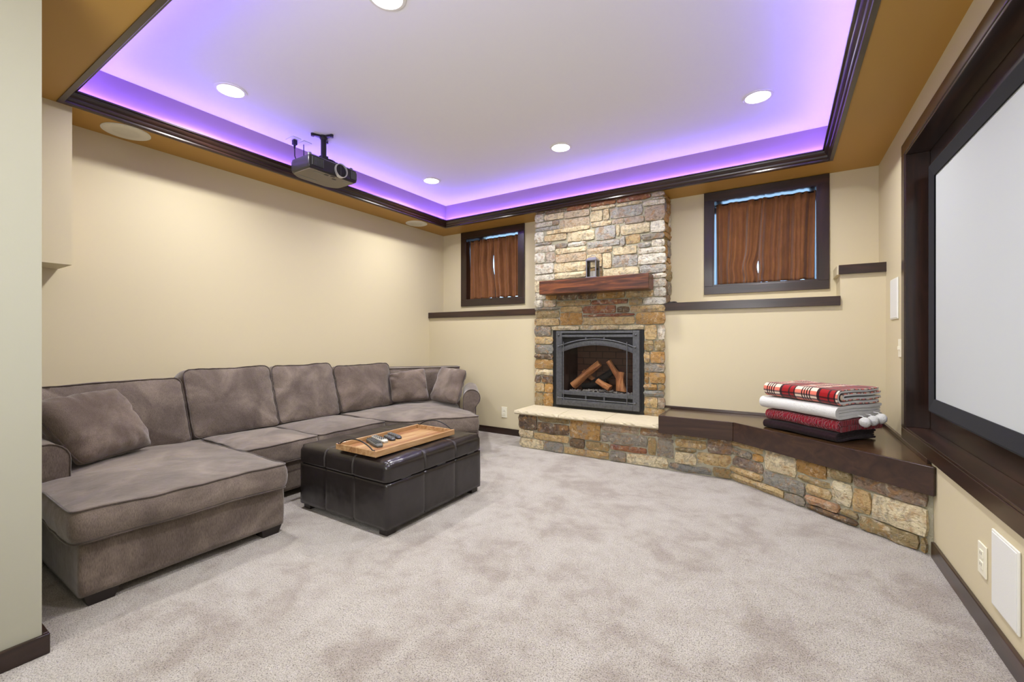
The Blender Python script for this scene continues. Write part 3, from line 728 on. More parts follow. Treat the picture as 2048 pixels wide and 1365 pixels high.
# ---- throw pillows
def pillow(name, BL, BR, TR, TL, T, label, seed=0, mat=None, n=26, crease=1.0):
    BL, BR, TR, TL = map(Vector, (BL, BR, TR, TL)); nrm = ((BR-BL).cross(TL-BL)).normalized()
    vs_, fs, edge = [], [], []
    def pt(u, v, s):
        a = 2*u-1; b = 2*v-1
        # pinched edges: sides curve in between the corners
        uu = u - .022*math.copysign(1, a)*abs(a)**1.5*(1-b*b)*1.0 if abs(a) > 0 else u
        vv = v - .022*math.copysign(1, b)*abs(b)**1.5*(1-a*a)*1.0 if abs(b) > 0 else v
        ck = 1-.07*(a*a*b*b)**3; uu = .5+(uu-.5)*ck; vv = .5+(vv-.5)*ck
        p = (BL*(1-uu)+BR*uu)*(1-vv) + (TL*(1-uu)+TR*uu)*vv
        h = ((1-a**4)*(1-b**4))**.45
        h = T*.5*h
        ed = max(abs(a), abs(b))
        wr = crease*.020*noise.noise(Vector((math.atan2(b, a)*5+seed, ed*1.5, seed)))*min(1, h/(T*.2))*(ed**2)
        wr += .006*noise.noise(Vector((u*4+seed, v*4, s)))
        return p + nrm*s*(h+wr*(1 if h > 1e-4 else 0))
    ids = {}
    for s in (1, -1):
        for j in range(n+1):
            for i in range(n+1):
                u, v = i/n, j/n; u = .5-.5*math.cos(math.pi*u)*1.0; v = .5-.5*math.cos(math.pi*v)
                rim = i in (0, n) or j in (0, n)
                if rim and s == -1: ids[(i,j,s)] = ids[(i,j,1)]; continue
                ids[(i,j,s)] = len(vs_); vs_.append(pt(u, v, s))
        for j in range(n):
            for i in range(n):
                q = (ids[(i,j,s)],ids[(i+1,j,s)],ids[(i+1,j+1,s)],ids[(i,j+1,s)]); fs.append(q if s == 1 else q[::-1])
    loop = [vs_[ids[(i,0,1)]] for i in range(n)]+[vs_[ids[(n,j,1)]] for j in range(n)]+[vs_[ids[(i,n,1)]] for i in range(n,0,-1)]+[vs_[ids[(0,j,1)]] for j in range(n,0,-1)]
    m = MB(); m.add(vs_, fs); c0 = (BL+BR)/2
    root = m.build('throw_pillow', mat or M_SOFADARK, smooth=True)
    tag(root, label, 'pillow', 'throw pillows on the sofa')
    m = MB(); m.tube(loop, .0045, 6, closed=True); m.build('piping', M_PIPING, root, smooth=True)
    return root
pillow('p', (-2.885,.665,.425),(-3.065,1.010,.428),(-3.19,.875,.762),(-3.06,.50,.735), .17, 'large throw pillow lying against the near arm above the chaise', 3, crease=1.3)
pillow('p', (-3.215,2.94,.418),(-2.985,3.225,.418),(-3.095,3.275,.738),(-3.315,2.985,.690), .13, 'throw pillow in the corner, left of the two at the far end of the sofa', 5, crease=1.6)
pillow('p', (-2.975,3.225,.418),(-2.585,3.165,.418),(-2.62,3.36,.728),(-3.00,3.43,.742), .13, 'throw pillow leaning on the rolled arm at the far end of the sofa', 8)

# ---------------------------------------------------------------- ottoman
ott = thing('storage_ottoman', 'black leather storage ottoman with stitched panels and a lift-up lid', 'ottoman', (-2.125, 1.97, 0))
OX0, OX1, OY0, OY1 = -2.512, -1.738, 1.556, 2.388
def leather_box(name, x0, x1, y0, y1, z0, z1, rt, rs, sx, sy, dome, puffs):
    """rounded box with recessed seam lines at the x positions sx and y positions sy"""
    nx, ny, nz = 40, 44, 12
    def axis(a, b, n, seams):
        v = {a, b}; 
        for i in range(n+1): v.add(a+(b-a)*i/n)
        for s in seams: v |= {s-.007, s-.002, s, s+.002, s+.007}
        v = sorted(v); o = [v[0]]
        for q in v[1:]:
            if q-o[-1] > .0012: o.append(q)
        o[-1] = b; return o
    X = axis(x0, x1, nx, sx); Y = axis(y0, y1, ny, sy); Z = axis(z0, z1, nz, [])
    m = MB(); key = {}
    cx_, cy_ = (x0+x1)/2, (y0+y1)/2
    def shape(x, y, z):
        k = (x, y, z)
        if k in key: return key[k]
        r = Vector((x, y, z))
        # rounding: vertical corners rs, top edge rt
        def rnd(p, q, hp, hq, rad):
            dx, dy = abs(p)-(hp-rad), abs(q)-(hq-rad)
            if dx > 0 and dy > 0:
                L = math.hypot(dx, dy); 
                s = max(dx, dy)/L if L > 0 else 1
                return math.copysign(hp-rad+dx*s, p), math.copysign(hq-rad+dy*s, q)
            return p, q
        hx, hy = (x1-x0)/2, (y1-y0)/2
        px, py = rnd(x-cx_, y-cy_, hx, hy, rs)
        e = 0.0
        dz = z-(z1-rt)
        inx = hx-abs(px); iny = hy-abs(py); d = min(inx, iny)
        if dz > 0 and d < rt:
            a = rt-d; L = math.hypot(a, dz); s = max(a, dz)/L if L > 0 else 1
            z = z1-rt+dz*s
            na = a*s; pull = (a-na)
            if inx < rt: px = math.copysign(hx-rt+(rt-inx)*s, px)
            if iny < rt: py = math.copysign(hy-rt+(rt-iny)*s, py)
        q = Vector((cx_+px, cy_+py, z))
        # padding and seams
        g = 1e9
        for s in sx: g = min(g, abs(x-s)) if (abs(y-y0) < 1e-6 or abs(y-y1) < 1e-6 or abs(z-z1) < 1e-6) else g
        for s in sy: g = min(g, abs(y-s)) if (abs(x-x0) < 1e-6 or abs(x-x1) < 1e-6 or abs(z-z1) < 1e-6) else g
        nrm = Vector((0,0,0))
        if abs(x-x0) < 1e-6: nrm.x = -1
        if abs(x-x1) < 1e-6: nrm.x = 1
        if abs(y-y0) < 1e-6: nrm.y = -1
        if abs(y-y1) < 1e-6: nrm.y = 1
        if abs(z-z1) < 1e-6: nrm.z = 1
        if nrm.length > 0: nrm.normalize()
        if g < .012: q -= nrm*.0035*(1-g/.012)
        if abs(z-z1) < 1e-6: q.z += dome*max(0, 1-(abs(px)/hx)**3)*max(0, 1-(abs(py)/hy)**3)
        q += nrm*puffs*noise.noise(Vector((x*7, y*7, z*7)))
        key[k] = len(m.v); m.v.append(q); return key[k]
    def face(A, B, f): 
        for i in range(len(A)-1):
            for j in range(len(B)-1): m.f.append((f(A[i],B[j]),f(A[i+1],B[j]),f(A[i+1],B[j+1]),f(A[i],B[j+1])))
    face(X, Y, lambda a, b: shape(a, b, z1)); face(X, Y, lambda a, b: shape(a, b, z0))
    face(X, Z, lambda a, b: shape(a, y0, b)); face(X, Z, lambda a, b: shape(a, y1, b))
    face(Y, Z, lambda a, b: shape(x0, a, b)); face(Y, Z, lambda a, b: shape(x1, a, b))
    return m.build(name, M_LEATHER, ott, smooth=True)
sx_, sy_ = (-2.259, -2.008), (1.840, 2.114)
leather_box('body', OX0, OX1, OY0, OY1, .036, .281, .012, .014, sx_, sy_, 0, .002)
lid = leather_box('lid', OX0-.003, OX1+.003, OY0-.003, OY1+.003, .288, .398, .045, .03, sx_, sy_, .006, .004)
m = MB()
for s in sy_:
    for dx in (-.004, .004): m.tube([(OX1+.0035,s+dx,.295),(OX1+.0035,s+dx,.350),(OX1-.004,s+dx,.378),(OX1-.016,s+dx,.391),(OX1-.045,s+dx,.3985),(OX1-.12,s+dx,.4005)], .0011, 5)
for s in sx_:
    for dx in (-.004, .004): m.tube([(s+dx,OY0-.0035,.295),(s+dx,OY0-.0035,.350),(s+dx,OY0+.004,.378),(s+dx,OY0+.016,.391),(s+dx,OY0+.045,.3985),(s+dx,OY0+.12,.4005)], .0011, 5)
st_ = m.build('stitching', M_THREAD, lid, smooth=True); st_['kind'] = 'stuff'
m = MB(); m.box(OX0+.02,OX1-.02,OY0+.02,OY1-.02,.279,.290); m.build('lid_gap', M_BLACK, ott)
for x in (OX0+.018, OX1-.018-.062):
    for y in (OY0+.018, OY1-.018-.062):
        m = MB(); m.box(x, x+.062, y, y+.062, 0, .038, .002); m.build('foot', M_BLACKLEG, ott)
for y in (1.66, 1.95, 2.24):
    m = MB(); m.box(OX1-.01, OX1-.0005, y, y+.07, .2825, .2865); m.build('zip_glide', M_IRON, ott)
# ---------------------------------------------------------------- tray with remotes
M_TRAY = m_wood('tray_wood', srgb(134,94,56), srgb(184,146,100), srgb(212,184,140), axis='y', rough=.42, scale=1.8, coat=.15)
M_TRAYDK = m_wood('tray_wood_dark', srgb(108,68,40), srgb(166,118,76), srgb(198,162,116), axis='y', rough=.42, scale=1.8, coat=.15)
TZ = .4085
tr = thing('serving_tray', 'long wooden serving tray with black iron handles on the ottoman', 'tray', (-1.97,1.88,TZ))
tx0,tx1,ty0,ty1 = -2.165,-1.828,1.560,2.215
pl = [0,.07,.14,.205,.27,.337]
for k in range(5):
    m = MB(); m.box(tx0+pl[k]+.0006, tx0+pl[k+1]-.0006, ty0+.006, ty1-.006, TZ, TZ+.008, .001, 1); m.build('bottom_plank', [M_TRAYDK, M_TRAY, M_TRAY, M_TRAYDK, M_TRAY][k], tr)
for a in ((tx0,tx0+.011,ty0,ty1),(tx1-.011,tx1,ty0,ty1),(tx0+.011,tx1-.011,ty0,ty0+.011),(tx0+.011,tx1-.011,ty1-.011,ty1)):
    m = MB(); m.box(*a, TZ-.0005, TZ+.033, .0015, 1); m.build('rim_board', M_TRAY, tr)
for y in (ty0+.005, ty1-.005):
    m = MB(); P_ = [(tx0+.03+(tx1-tx0-.06)*i/18, y, TZ+.034+.042*math.sin(math.pi*i/18)**.8) for i in range(19)]
    P_ = [(P_[0][0]-.016, y, TZ+.035)]+P_+[(P_[-1][0]+.016, y, TZ+.035)]
    m.tube(P_, .0035, 8); m.build('handle', M_BLACK, tr, smooth=True)
def remote(label, cx_, cy_, ang, L, w_, h_, mat, waist=0.0, btn=None, rows=6):
    M = T3((cx_, cy_, TZ+.0085)) @ Matrix.Rotation(ang, 4, 'Z'); m = MB(); n = 14; vs_=[]; fs=[]; K=14
    for i in range(K+1):
        u = i/K; e = (1-abs(2*u-1)**8)**.5 if u not in (0,1) else .55
        ww = w_/2*(1-waist*math.sin(math.pi*min(1,u*1.15))**2)*max(.55, e); hh = h_*max(.6, e)*(1-.15*u)
        for k in range(n):
            a = 2*math.pi*k/n; c_, s_ = math.cos(a), math.sin(a)
            vs_.append(((u-.5)*L, ww*math.copysign(abs(c_)**.5, c_), hh/2+hh/2*math.copysign(abs(s_)**.5, s_)))
    for i in range(K):
        for k in range(n): l=(k+1)%n; fs.append((i*n+k,i*n+l,(i+1)*n+l,(i+1)*n+k))
    fs += [tuple(range(n-1,-1,-1)), tuple(K*n+k for k in range(n))]
    m.add(vs_, fs, M); o = m.build('remote_control', mat, smooth=True, angle=50)
    tag(o, label, 'remote', 'remote controls on the wooden tray')
    m = MB()
    for r_ in range(rows):
        for c_ in (-1,0,1):
            x = -L*.40+L*.72*r_/(rows-1); y = c_*w_*.24
            m.box(x-.0038,x+.0038,y-.0035,y+.0035,h_*.80,h_*1.02+.001,.0008,1,M=M)
    b = m.build('buttons', btn or M_IVORY, o); b['kind'] = 'stuff'
    return o
M_RGREY = m_plain('remote_grey', srgb(74,74,70), .5); M_RSILV = m_plain('remote_silver', srgb(176,174,166), .35, .3); M_RBLK = m_plain('remote_black', srgb(40,40,44), .4)
M_BTN = m_plain('remote_buttons', srgb(120,122,120), .5); M_BTND = m_plain('remote_dark_buttons', srgb(58,60,62), .5)
remote('large dark grey remote, nearest the left handle of the tray', -2.045, 1.735, R(-22), .205, .052, .022, M_RGREY, btn=M_BTND, rows=8)
remote('silver curved remote next to the large dark grey one', -2.098, 1.812, R(-14), .190, .050, .022, M_RSILV, .22, M_BTND, 7)
remote('small black remote beside the silver one', -2.062, 1.868, R(-16), .115, .040, .018, M_RBLK, btn=M_BTN, rows=4)
remote('small black remote, farthest from the left handle of the tray', -2.082, 1.925, R(-15), .150, .040, .018, M_RBLK, btn=M_BTN, rows=5)

# ---------------------------------------------------------------- folded blankets on the bench
BO = Vector((.277, 3.115, 0)); BU = Vector((-.378, .308, 0)).normalized(); BV = Vector((.308, .378, 0)).normalized()   # u: away along the front edge, v: into the corner
def ribbon(mb, path, th, L, u0=0.0, nu=26, amp=.005, seed=0, shift=0.0, wave=.0, uvs=None):
    """path: [(v,z)] centre line; closed thick cross-section swept along u"""
    P_ = [Vector((p[0], p[1], 0)) for p in path]; n = len(P_); A, B_ = [], []
    for i, p in enumerate(P_):
        t = (P_[min(i+1,n-1)]-P_[max(i-1,0)]).normalized(); q = Vector((-t.y, t.x, 0)); A.append(p+q*th/2); B_.append(p-q*th/2)
    t0 = (P_[0]-P_[1]).normalized(); t1 = (P_[-1]-P_[-2]).normalized()
    loop = A+[P_[-1]+t1*th*.45]+B_[::-1]+[P_[0]+t0*th*.45]
    s = [0.0]
    for a, b in zip(P_, P_[1:]): s.append(s[-1]+(b-a).length)
    sl = s+[s[-1]]+s[::-1]+[0]
    b = len(mb.v); m_ = len(loop)
    for i in range(nu+1):
        u = u0+(L-u0)*i/nu; endf = 1
        for k, p in enumerate(loop):
            g = BO+BU*(u+shift)+BV*p.x+Vector((0,0,p.y))
            d = min(i, nu-i)
            if d == 0: # soften ends
                c = sum(loop, Vector())/m_
            nn = noise.noise(Vector((g.x*6, g.y*6, g.z*2.5)))*amp*2.2 + noise.noise(Vector((g.x*30, g.y*30, g.z*12+seed)))*amp*.35
            g += Vector((0,0,nn*.8))+BV*nn*-.8
            g.z += wave*math.sin(p.x*14+u*6+seed)*.5
            mb.v.append(g); mb.uv[b+i*m_+k] = (u, sl[k])
    for i in range(nu):
        for k in range(m_): l=(k+1)%m_; mb.f.append((b+i*m_+k,b+i*m_+l,b+(i+1)*m_+l,b+(i+1)*m_+k))
    mb.f += [tuple(b+k for k in range(m_-1,-1,-1)), tuple(b+nu*m_+k for k in range(m_))]
def cpath(v0, D, z0, z1, n=9, inset=0.0):
    """C fold open at the back: starts top back, wraps round the front, ends bottom back"""
    r = (z1-z0)/2; cz = (z0+z1)/2
    P_ = [(D - (D-v0-r)*i/6, z1) for i in range(6)]
    P_ += [(v0+r-r*math.sin(math.pi*i/n), cz+r*math.cos(math.pi*i/n)) for i in range(n+1)]
    P_ += [(v0+r+(D-v0-r)*i/6, z0) for i in range(1,7)]
    return P_
def m_cloth(name, c0, c1, scale=120, bump=.5, dist=.004, sheen=.4):
    t = NT(name); v = t.coord('Object'); n = t.noise(v, scale, 4, .7)
    t.set(color=t.mix(n, c0, c1), rough=.95, spec=.1, sheen=sheen); t.bump(n, bump, dist); return t.m
M_SHERPA = m_cloth('sherpa_white', srgb(206,206,204), srgb(240,240,238), 170, .9, .008)
M_DARKBL = m_cloth('dark_plush', srgb(24,13,16), srgb(50,32,36), 90, .5, .006, .12)
def m_quilt():
    t = NT('red_quilt'); v = t.coord('UV'); vo = t.new('ShaderNodeTexVoronoi', feature='DISTANCE_TO_EDGE'); vo.inputs['Scale'].default_value = 62; vo.inputs['Randomness'].default_value = .8
    t.lk(v, vo.inputs['Vector']); n = t.noise(t.coord('Object'), 60, 3)
    t.set(color=t.mix(n, srgb(104,14,26), srgb(150,26,42)), rough=.9, spec=.12, sheen=.25)
    e = t.ramp(vo.outputs['Distance'], [(0.0,(0,0,0,1)),(.22,(1,1,1,1))]); b = t.bump(e, 1.0, .006); t.bump(n, .4, .004, b); return t.m
M_QUILT = m_quilt()
def m_plaid():
    t = NT('plaid_fleece'); tc = t.new('ShaderNodeTexCoord'); sp = t.new('ShaderNodeSeparateXYZ'); t.lk(tc.outputs['UV'], sp.inputs[0])
    Wc, Rc, Dc = srgb(238,228,216), srgb(158,24,32), srgb(56,22,30); Sc, Gc = srgb(226,128,112), srgb(120,96,100)
    def band(sock, period, off):
        fr = t.math('FRACT', t.math('ADD', t.math('DIVIDE', sock, period), off))
        return t.ramp(fr, [(0,Wc),(.16,Dc),(.19,Wc),(.225,Dc),(.255,Wc),(.29,Dc),(.32,Wc),(.355,Dc),(.385,Wc),(.56,Dc),(.60,Rc),(.70,Dc),(.745,Rc),(.85,Rc),(.93,Dc)][:15], 'CONSTANT')
    a = band(sp.outputs[0], .245, .52)
    fr = t.math('FRACT', t.math('DIVIDE', sp.outputs[1], .118))
    c2 = t.ramp(fr, [(0,Wc),(.16,Sc),(.34,Gc),(.42,Wc),(.52,Gc),(.62,Sc),(.80,Gc),(.92,Wc)], 'CONSTANT')
    # white and red alternate in the weft
    t.set(color=t.mix(1.0, a, c2, 'MULTIPLY'), rough=.95, spec=.1, sheen=.3)
    t.bump(t.noise(t.coord('Object'), 220, 3), .3, .003); return t.m
M_PLAID = m_plaid()
z = .437
def blanket(label, mat, z0, z1, L, D, layers, name='folded_blanket', seed=0, shift=0, v0=0, cat='blanket', amp=.005, inner=None):
    """nested C folds: outer shell plus inner folds"""
    H = z1-z0; th = H/(2*layers)-.0015
    m = MB()
    for k in range(layers):
        a = z0+th/2+k*(th+.0015)+.0005; b = z1-th/2-k*(th+.0015)
        if b-a < .001: continue
        ribbon(m, cpath(v0+.004+k*(th*1.15), D-.008*k, a, b), th, L, shift=shift+(.004*k), seed=seed, amp=amp)
    o = m.build(name, mat, smooth=True, angle=70, normals=True)
    tag(o, label, cat, 'folded blankets stacked on the corner bench'); return o
blanket('dark plum plush blanket, bottom of the folded stack on the bench', M_DARKBL, z+.004, .494, .485, .345, 2, seed=1, shift=.005)
blanket('quilted crimson blanket, second from the bottom of the folded stack', M_QUILT, .499, .566, .475, .385, 1, seed=2, shift=-.005, v0=.01)
wb = blanket('white fleece blanket with pompoms, under the plaid one in the stack', M_SHERPA, .573, .648, .505, .395, 2, seed=3, shift=.0, v0=-.008)
for (a, b, c) in ((.418,3.188,.560),(.460,3.236,.566),(.500,3.258,.578)):
    m = MB(); bmx = bmesh.new(); bmesh.ops.create_icosphere(bmx, subdivisions=3, radius=.029)
    for v in bmx.verts: v.co *= 1+.10*noise.noise(v.co*60)+.05*noise.noise(v.co*160)
    m.tube([(a-.03,b+.03,c+.03),(a-.01,b+.012,c+.03),(a,b,c+.01)], .003, 6)
    m.bm(bmx, T3((a,b,c))); m.build('pompom', M_SHERPA, wb, smooth=True)
# plaid fleece: plaid outside, white sherpa lining inside each fold
m = MB(); ribbon(m, cpath(.004, .375, .658, .741), .006, .480, seed=4, amp=.006)
pb = m.build('folded_blanket', M_PLAID, smooth=True, angle=70); tag(pb, 'red and white plaid blanket with white lining, top of the stack', 'blanket', 'folded blankets stacked on the corner bench')
m = MB(); ribbon(m, cpath(.013, .372, .667, .732), .0105, .480, seed=4, amp=.006, shift=.001); m.build('lining', M_SHERPA, pb, smooth=True, angle=70)
m = MB(); ribbon(m, cpath(.050, .398, .681, .718), .007, .478, seed=4, amp=.006, shift=.002); m.build('inner_fold', M_PLAID, pb, smooth=True, angle=70)
m = MB(); ribbon(m, cpath(.062, .392, .689, .710), .010, .478, seed=4, amp=.006, shift=.002); m.build('inner_lining', M_SHERPA, pb, smooth=True, angle=70)

# ---------------------------------------------------------------- lantern with candle on the mantel
ln = thing('candle_lantern', 'small silver metal lantern with glass sides on the timber mantel', 'lantern', (-1.475, 3.775, 1.600))
M_PEWTER = m_plain('pewter', srgb(140,140,150), .35, .5)
lx0,lx1,ly0,ly1,lz = -1.528,-1.424,3.738,3.838,1.6005
m = MB(); m.box(lx0,lx1,ly0,ly1,lz,lz+.010,.002,1); m.build('base', M_PEWTER, ln)
for x in (lx0+.004,lx1-.011):
    for y in (ly0+.004,ly1-.011): m = MB(); m.box(x,x+.007,y,y+.007,lz+.010,lz+.158); m.build('post', M_PEWTER, ln)
m = MB(); m.box(lx0,lx1,ly0,ly1,lz+.158,lz+.168,.002,1)
m.build('roof_frame', M_PEWTER, ln)
m = MB(); m.add([(lx0,ly0,lz+.168),(lx1,ly0,lz+.168),(lx1,ly1,lz+.168),(lx0,ly1,lz+.168),(lx0+.02,ly0+.02,lz+.190),(lx1-.02,ly0+.02,lz+.190),(lx1-.02,ly1-.02,lz+.190),(lx0+.02,ly1-.02,lz+.190)],[(0,1,5,4),(1,2,6,5),(2,3,7,6),(3,0,4,7),(4,5,6,7),(3,2,1,0)]); m.build('roof', M_PEWTER, ln)
m = MB(); m.tube([((lx0+lx1)/2+.028*math.cos(a*math.pi/12), (ly0+ly1)/2, lz+.190+.024*math.sin(a*math.pi/12)) for a in range(13)], .0022, 6); m.build('carry_ring', M_PEWTER, ln, smooth=True)
for q in ((lx0+.011,lx1-.011,ly0+.006,ly0+.008),(lx0+.011,lx1-.011,ly1-.008,ly1-.006),(lx0+.006,lx0+.008,ly0+.011,ly1-.011),(lx1-.008,lx1-.006,ly0+.011,ly1-.011)):
    m = MB(); m.box(*q, lz+.010, lz+.158); m.build('glass_panel', M_LANTGLASS, ln)
m = MB(); m.lathe([(.027,lz+.0105),(.0275,lz+.06),(.024,lz+.064),(.004,lz+.061)], (lx0+lx1)/2+.003, (ly0+ly1)/2, 24); cd_ = m.build('pillar_candle', m_plain('candle_wax', srgb(244,242,234), .5), smooth=True, angle=40)
tag(cd_, 'short white pillar candle inside the metal lantern', 'candle')
m = MB(); m.tube([((lx0+lx1)/2+.003,(ly0+ly1)/2,lz+.060),((lx0+lx1)/2+.004,(ly0+ly1)/2,lz+.070)], .001, 5); m.build('wick', M_BLACK, cd_)

# ---------------------------------------------------------------- projector and its ceiling mount
M_PMB = m_plain('mount_black', srgb(22,20,26), .45)
pm = thing('projector_mount', 'black ceiling mount with three short arms holding the projector', 'mount', (-2.961,2.028,ZC))
m = MB()
for a in (R(12), R(130), R(250)):
    d = Vector((math.cos(a), math.sin(a), 0)); e = Vector((-math.sin(a), math.cos(a), 0)); o = Vector((-2.961,2.028,0))
    L = .078
    q = [o-e*.017, o+d*L-e*.009, o+d*L+e*.009, o+e*.017]
    m.prism([(v.x,v.y) for v in q], ZC-.016, ZC-.001)
    m.lathe([(.012,ZC-.022),(.013,ZC-.001)], (o+d*L).x, (o+d*L).y, 14)
m.lathe([(.022,ZC-.03),(.03,ZC-.018),(.03,ZC-.001)], -2.961, 2.028, 20)
m.build('ceiling_plate', M_PMB, pm)
m = MB(); m.cyl((-2.961,2.028,2.43),(-2.961,2.028,ZC-.028),.020,20); m.build('pole', M_PMB, pm, smooth=True, angle=40)
m = MB(); m.box(-2.986,-2.936,2.003,2.053,2.405,2.437,.004); m.build('joint', M_PMB, pm)
m = MB()
for k in range(16):
    a = 2*math.pi*k/16
m.lathe([(.085,2.376),(.085,2.392),(.06,2.402),(.02,2.404)], -2.955, 2.03, 28, None); m.build('spider_plate', M_PMB, pm, smooth=True, angle=40)
for a in range(3):
    an = a*2.09+.5; m = MB(); m.tube([(-2.955+.075*math.cos(an),2.03+.075*math.sin(an),2.384),(-2.955+.10*math.cos(an),2.03+.10*math.sin(an),2.378),(-2.955+.11*math.cos(an),2.03+.11*math.sin(an),2.362)], .006, 8); m.build('leg', M_PMB, pm, smooth=True)
pj = thing('projector', 'dark grey home cinema projector hanging from the ceiling near the left cove', 'projector', (-2.94,2.01,2.25))
M_PJ = m_plain('projector_shell', srgb(38,36,37), .3); M_PJB = m_plain('projector_underside', srgb(108,98,84), .4); M_PJG = m_plain('projector_grille', srgb(120,122,120), .35, .5)
px0,px1,py0,py1,pz0,pz1 = -3.085,-2.805,1.808,2.216,2.256,2.352
pts = [(px1,py0+.02),(px1-.004,py0),(px0+.05,py0),(px0,py0+.07),(px0,py1-.07),(px0+.05,py1),(px1-.004,py1),(px1,py1-.02)]
def shell(z0, z1, ins_): 
    o = round_poly(pts, .03, 4); c = Vector((-2.945,2.012,0)); r = []
    for p in o: d = p-c; r.append((c.x+d.x*(1-ins_), c.y+d.y*(1-ins_*.8)))
    return r
loops = [(2.254,.10),(2.262,.03),(2.280,.0),(2.325,.0),(2.345,.03),(2.356,.14)]
vs_, fs = [], []; n = len(shell(0,0,0))
for zz, i_ in loops: vs_ += [(x,y,zz) for x,y in shell(0,0,i_)]
for a in range(len(loops)-1): fs += [(a*n+k,a*n+(k+1)%n,(a+1)*n+(k+1)%n,(a+1)*n+k) for k in range(n)]
fs += [tuple(range(n-1,-1,-1)), tuple((len(loops)-1)*n+k for k in range(n))]
m = MB(); m.add(vs_, fs); m.build('case', M_PJ, pj, smooth=True, angle=30)
m = MB(); b_ = [(x,y) for x,y in shell(0,0,.105)]; m.prism(b_, 2.2515, 2.2545); m.build('bottom_cover', M_PJB, pj)
M_TX = Matrix.Translation
lc = Vector((px1,2.062,2.303))
def xring(r0, r1, x0, x1, nm, mat, rr=None):
    m = MB(); M = T3((0,lc.y,lc.z))@Matrix.Rotation(R(90),4,'Y'); nseg=40; vv=[]; ff=[]
    for (r_, x_) in ((r0,x0),(r1,x0),(r1,x1),(r0,x1)):
        for k in range(nseg): a=2*math.pi*k/nseg; vv.append((x_, lc.y+r_*math.cos(a), lc.z+r_*math.sin(a)))
    for i in range(4):
        j=(i+1)%4
        for k in range(nseg): l=(k+1)%nseg; ff.append((i*nseg+k,i*nseg+l,j*nseg+l,j*nseg+k))
    m.add(vv, ff); m.build(nm, mat, pj, smooth=True, angle=40)
xring(.046,.052,px1-.01,px1+.016,'lens_ring',m_plain('lens_ring_silver', srgb(200,200,198), .3, .4))
m = MB(); m.cyl((px1-.012,lc.y,lc.z),(px1+.004,lc.y,lc.z),.0465,36); m.build('lens_cover', M_BLACK, pj, smooth=True, angle=40)
m = MB(); m.box(px1+.003,px1+.006,lc.y-.001,lc.y+.001,lc.z-.04,lc.z+.04); m.build('shutter_seam', M_PJG, pj)
for (ya, yb, nb, nm) in ((py0+.018,py0+.115,9,'left'),(py1-.068,py1-.016,6,'right')):
    m = MB(); m.box(px1-.004,px1+.0015,ya,yb,2.272,2.336,.001,1); g = m.build('vent_recess', M_BLACK, pj)
    for k in range(nb):
        y = ya+.006+(yb-ya-.012)*k/(nb-1); m = MB(); m.box(px1+.001,px1+.005,y-.0016,y+.0016,2.275,2.333); m.build('vent_blade', M_PJG, g)
for y in (py0+.03,py1-.03):
    m = MB(); m.lathe([(.014,2.350),(.014,2.366),(.010,2.372)], px1-.04, y, 16); m.build('foot', M_PJG, pj, smooth=True, angle=40)
for (xa_,xb_,ya,yb) in ((-2.86,-2.848,1.88,1.95),(-3.02,-3.008,1.86,2.0),(-2.86,-2.85,2.12,2.17)):
    m = MB(); m.box(xa_,xb_,ya,yb,2.2500,2.2518); m.build('air_slot', M_PJG, pj)
for (xa_,xb_,ya,yb) in ((-2.852,-2.834,1.955,1.985),(-2.842,-2.826,2.0,2.03),(-2.88,-2.865,2.04,2.07)):
    m = MB(); m.box(xa_,xb_,ya,yb,2.2498,2.2518); m.build('adjuster', M_BLACK, pj)
# ceiling outlet plates and cables above the projector
def cover(name, label, cat, x0, x1, y0, y1, z0, z1, mat, bev=.002, group=None):
    m = MB(); m.box(x0,x1,y0,y1,z0,z1,bev,2); return tag(m.build(name, mat, smooth=False), label, cat, group)
cover('outlet_plate','white outlet plate on the ceiling behind the projector, with the black plug','outlet',-3.255,-3.150,1.900,1.968,ZC-.006,ZC-.0005,M_WHITE)
cover('cable_plate','white cable plate on the ceiling behind the projector, right of the plugged outlet','outlet',-3.255,-3.150,1.988,2.056,ZC-.006,ZC-.0005,M_WHITE)
m = MB(); m.box(-3.212,-3.182,1.925,1.955,ZC-.045,ZC-.006,.004); m.tube([(-3.197,1.94,ZC-.04),(-3.197,1.94,ZC-.075)],[.010,.005],8)
pc = m.build('power_cable', M_PMB, smooth=True, angle=40); tag(pc, 'black power plug and cable hanging from the ceiling behind the projector', 'cable')
m = MB(); m.tube([(-3.197,1.94,ZC-.07),(-3.195,1.94,2.46),(-3.17,1.945,2.40),(-3.12,1.95,2.362),(-3.09,1.955,2.356)], .004, 8); m.build('lead', M_PMB, pc, smooth=True)
m = MB(); m.tube([(-3.213,2.024,ZC-.006),(-3.205,2.02,2.54),(-3.17,2.0,2.46),(-3.11,1.98,2.39),(-3.07,1.98,2.358)], [.003,.0035,.005,.0035,.0035], 8)
tag(m.build('signal_cable', M_PMB, smooth=True), 'thin black signal cable running from the ceiling plate down to the projector', 'cable')

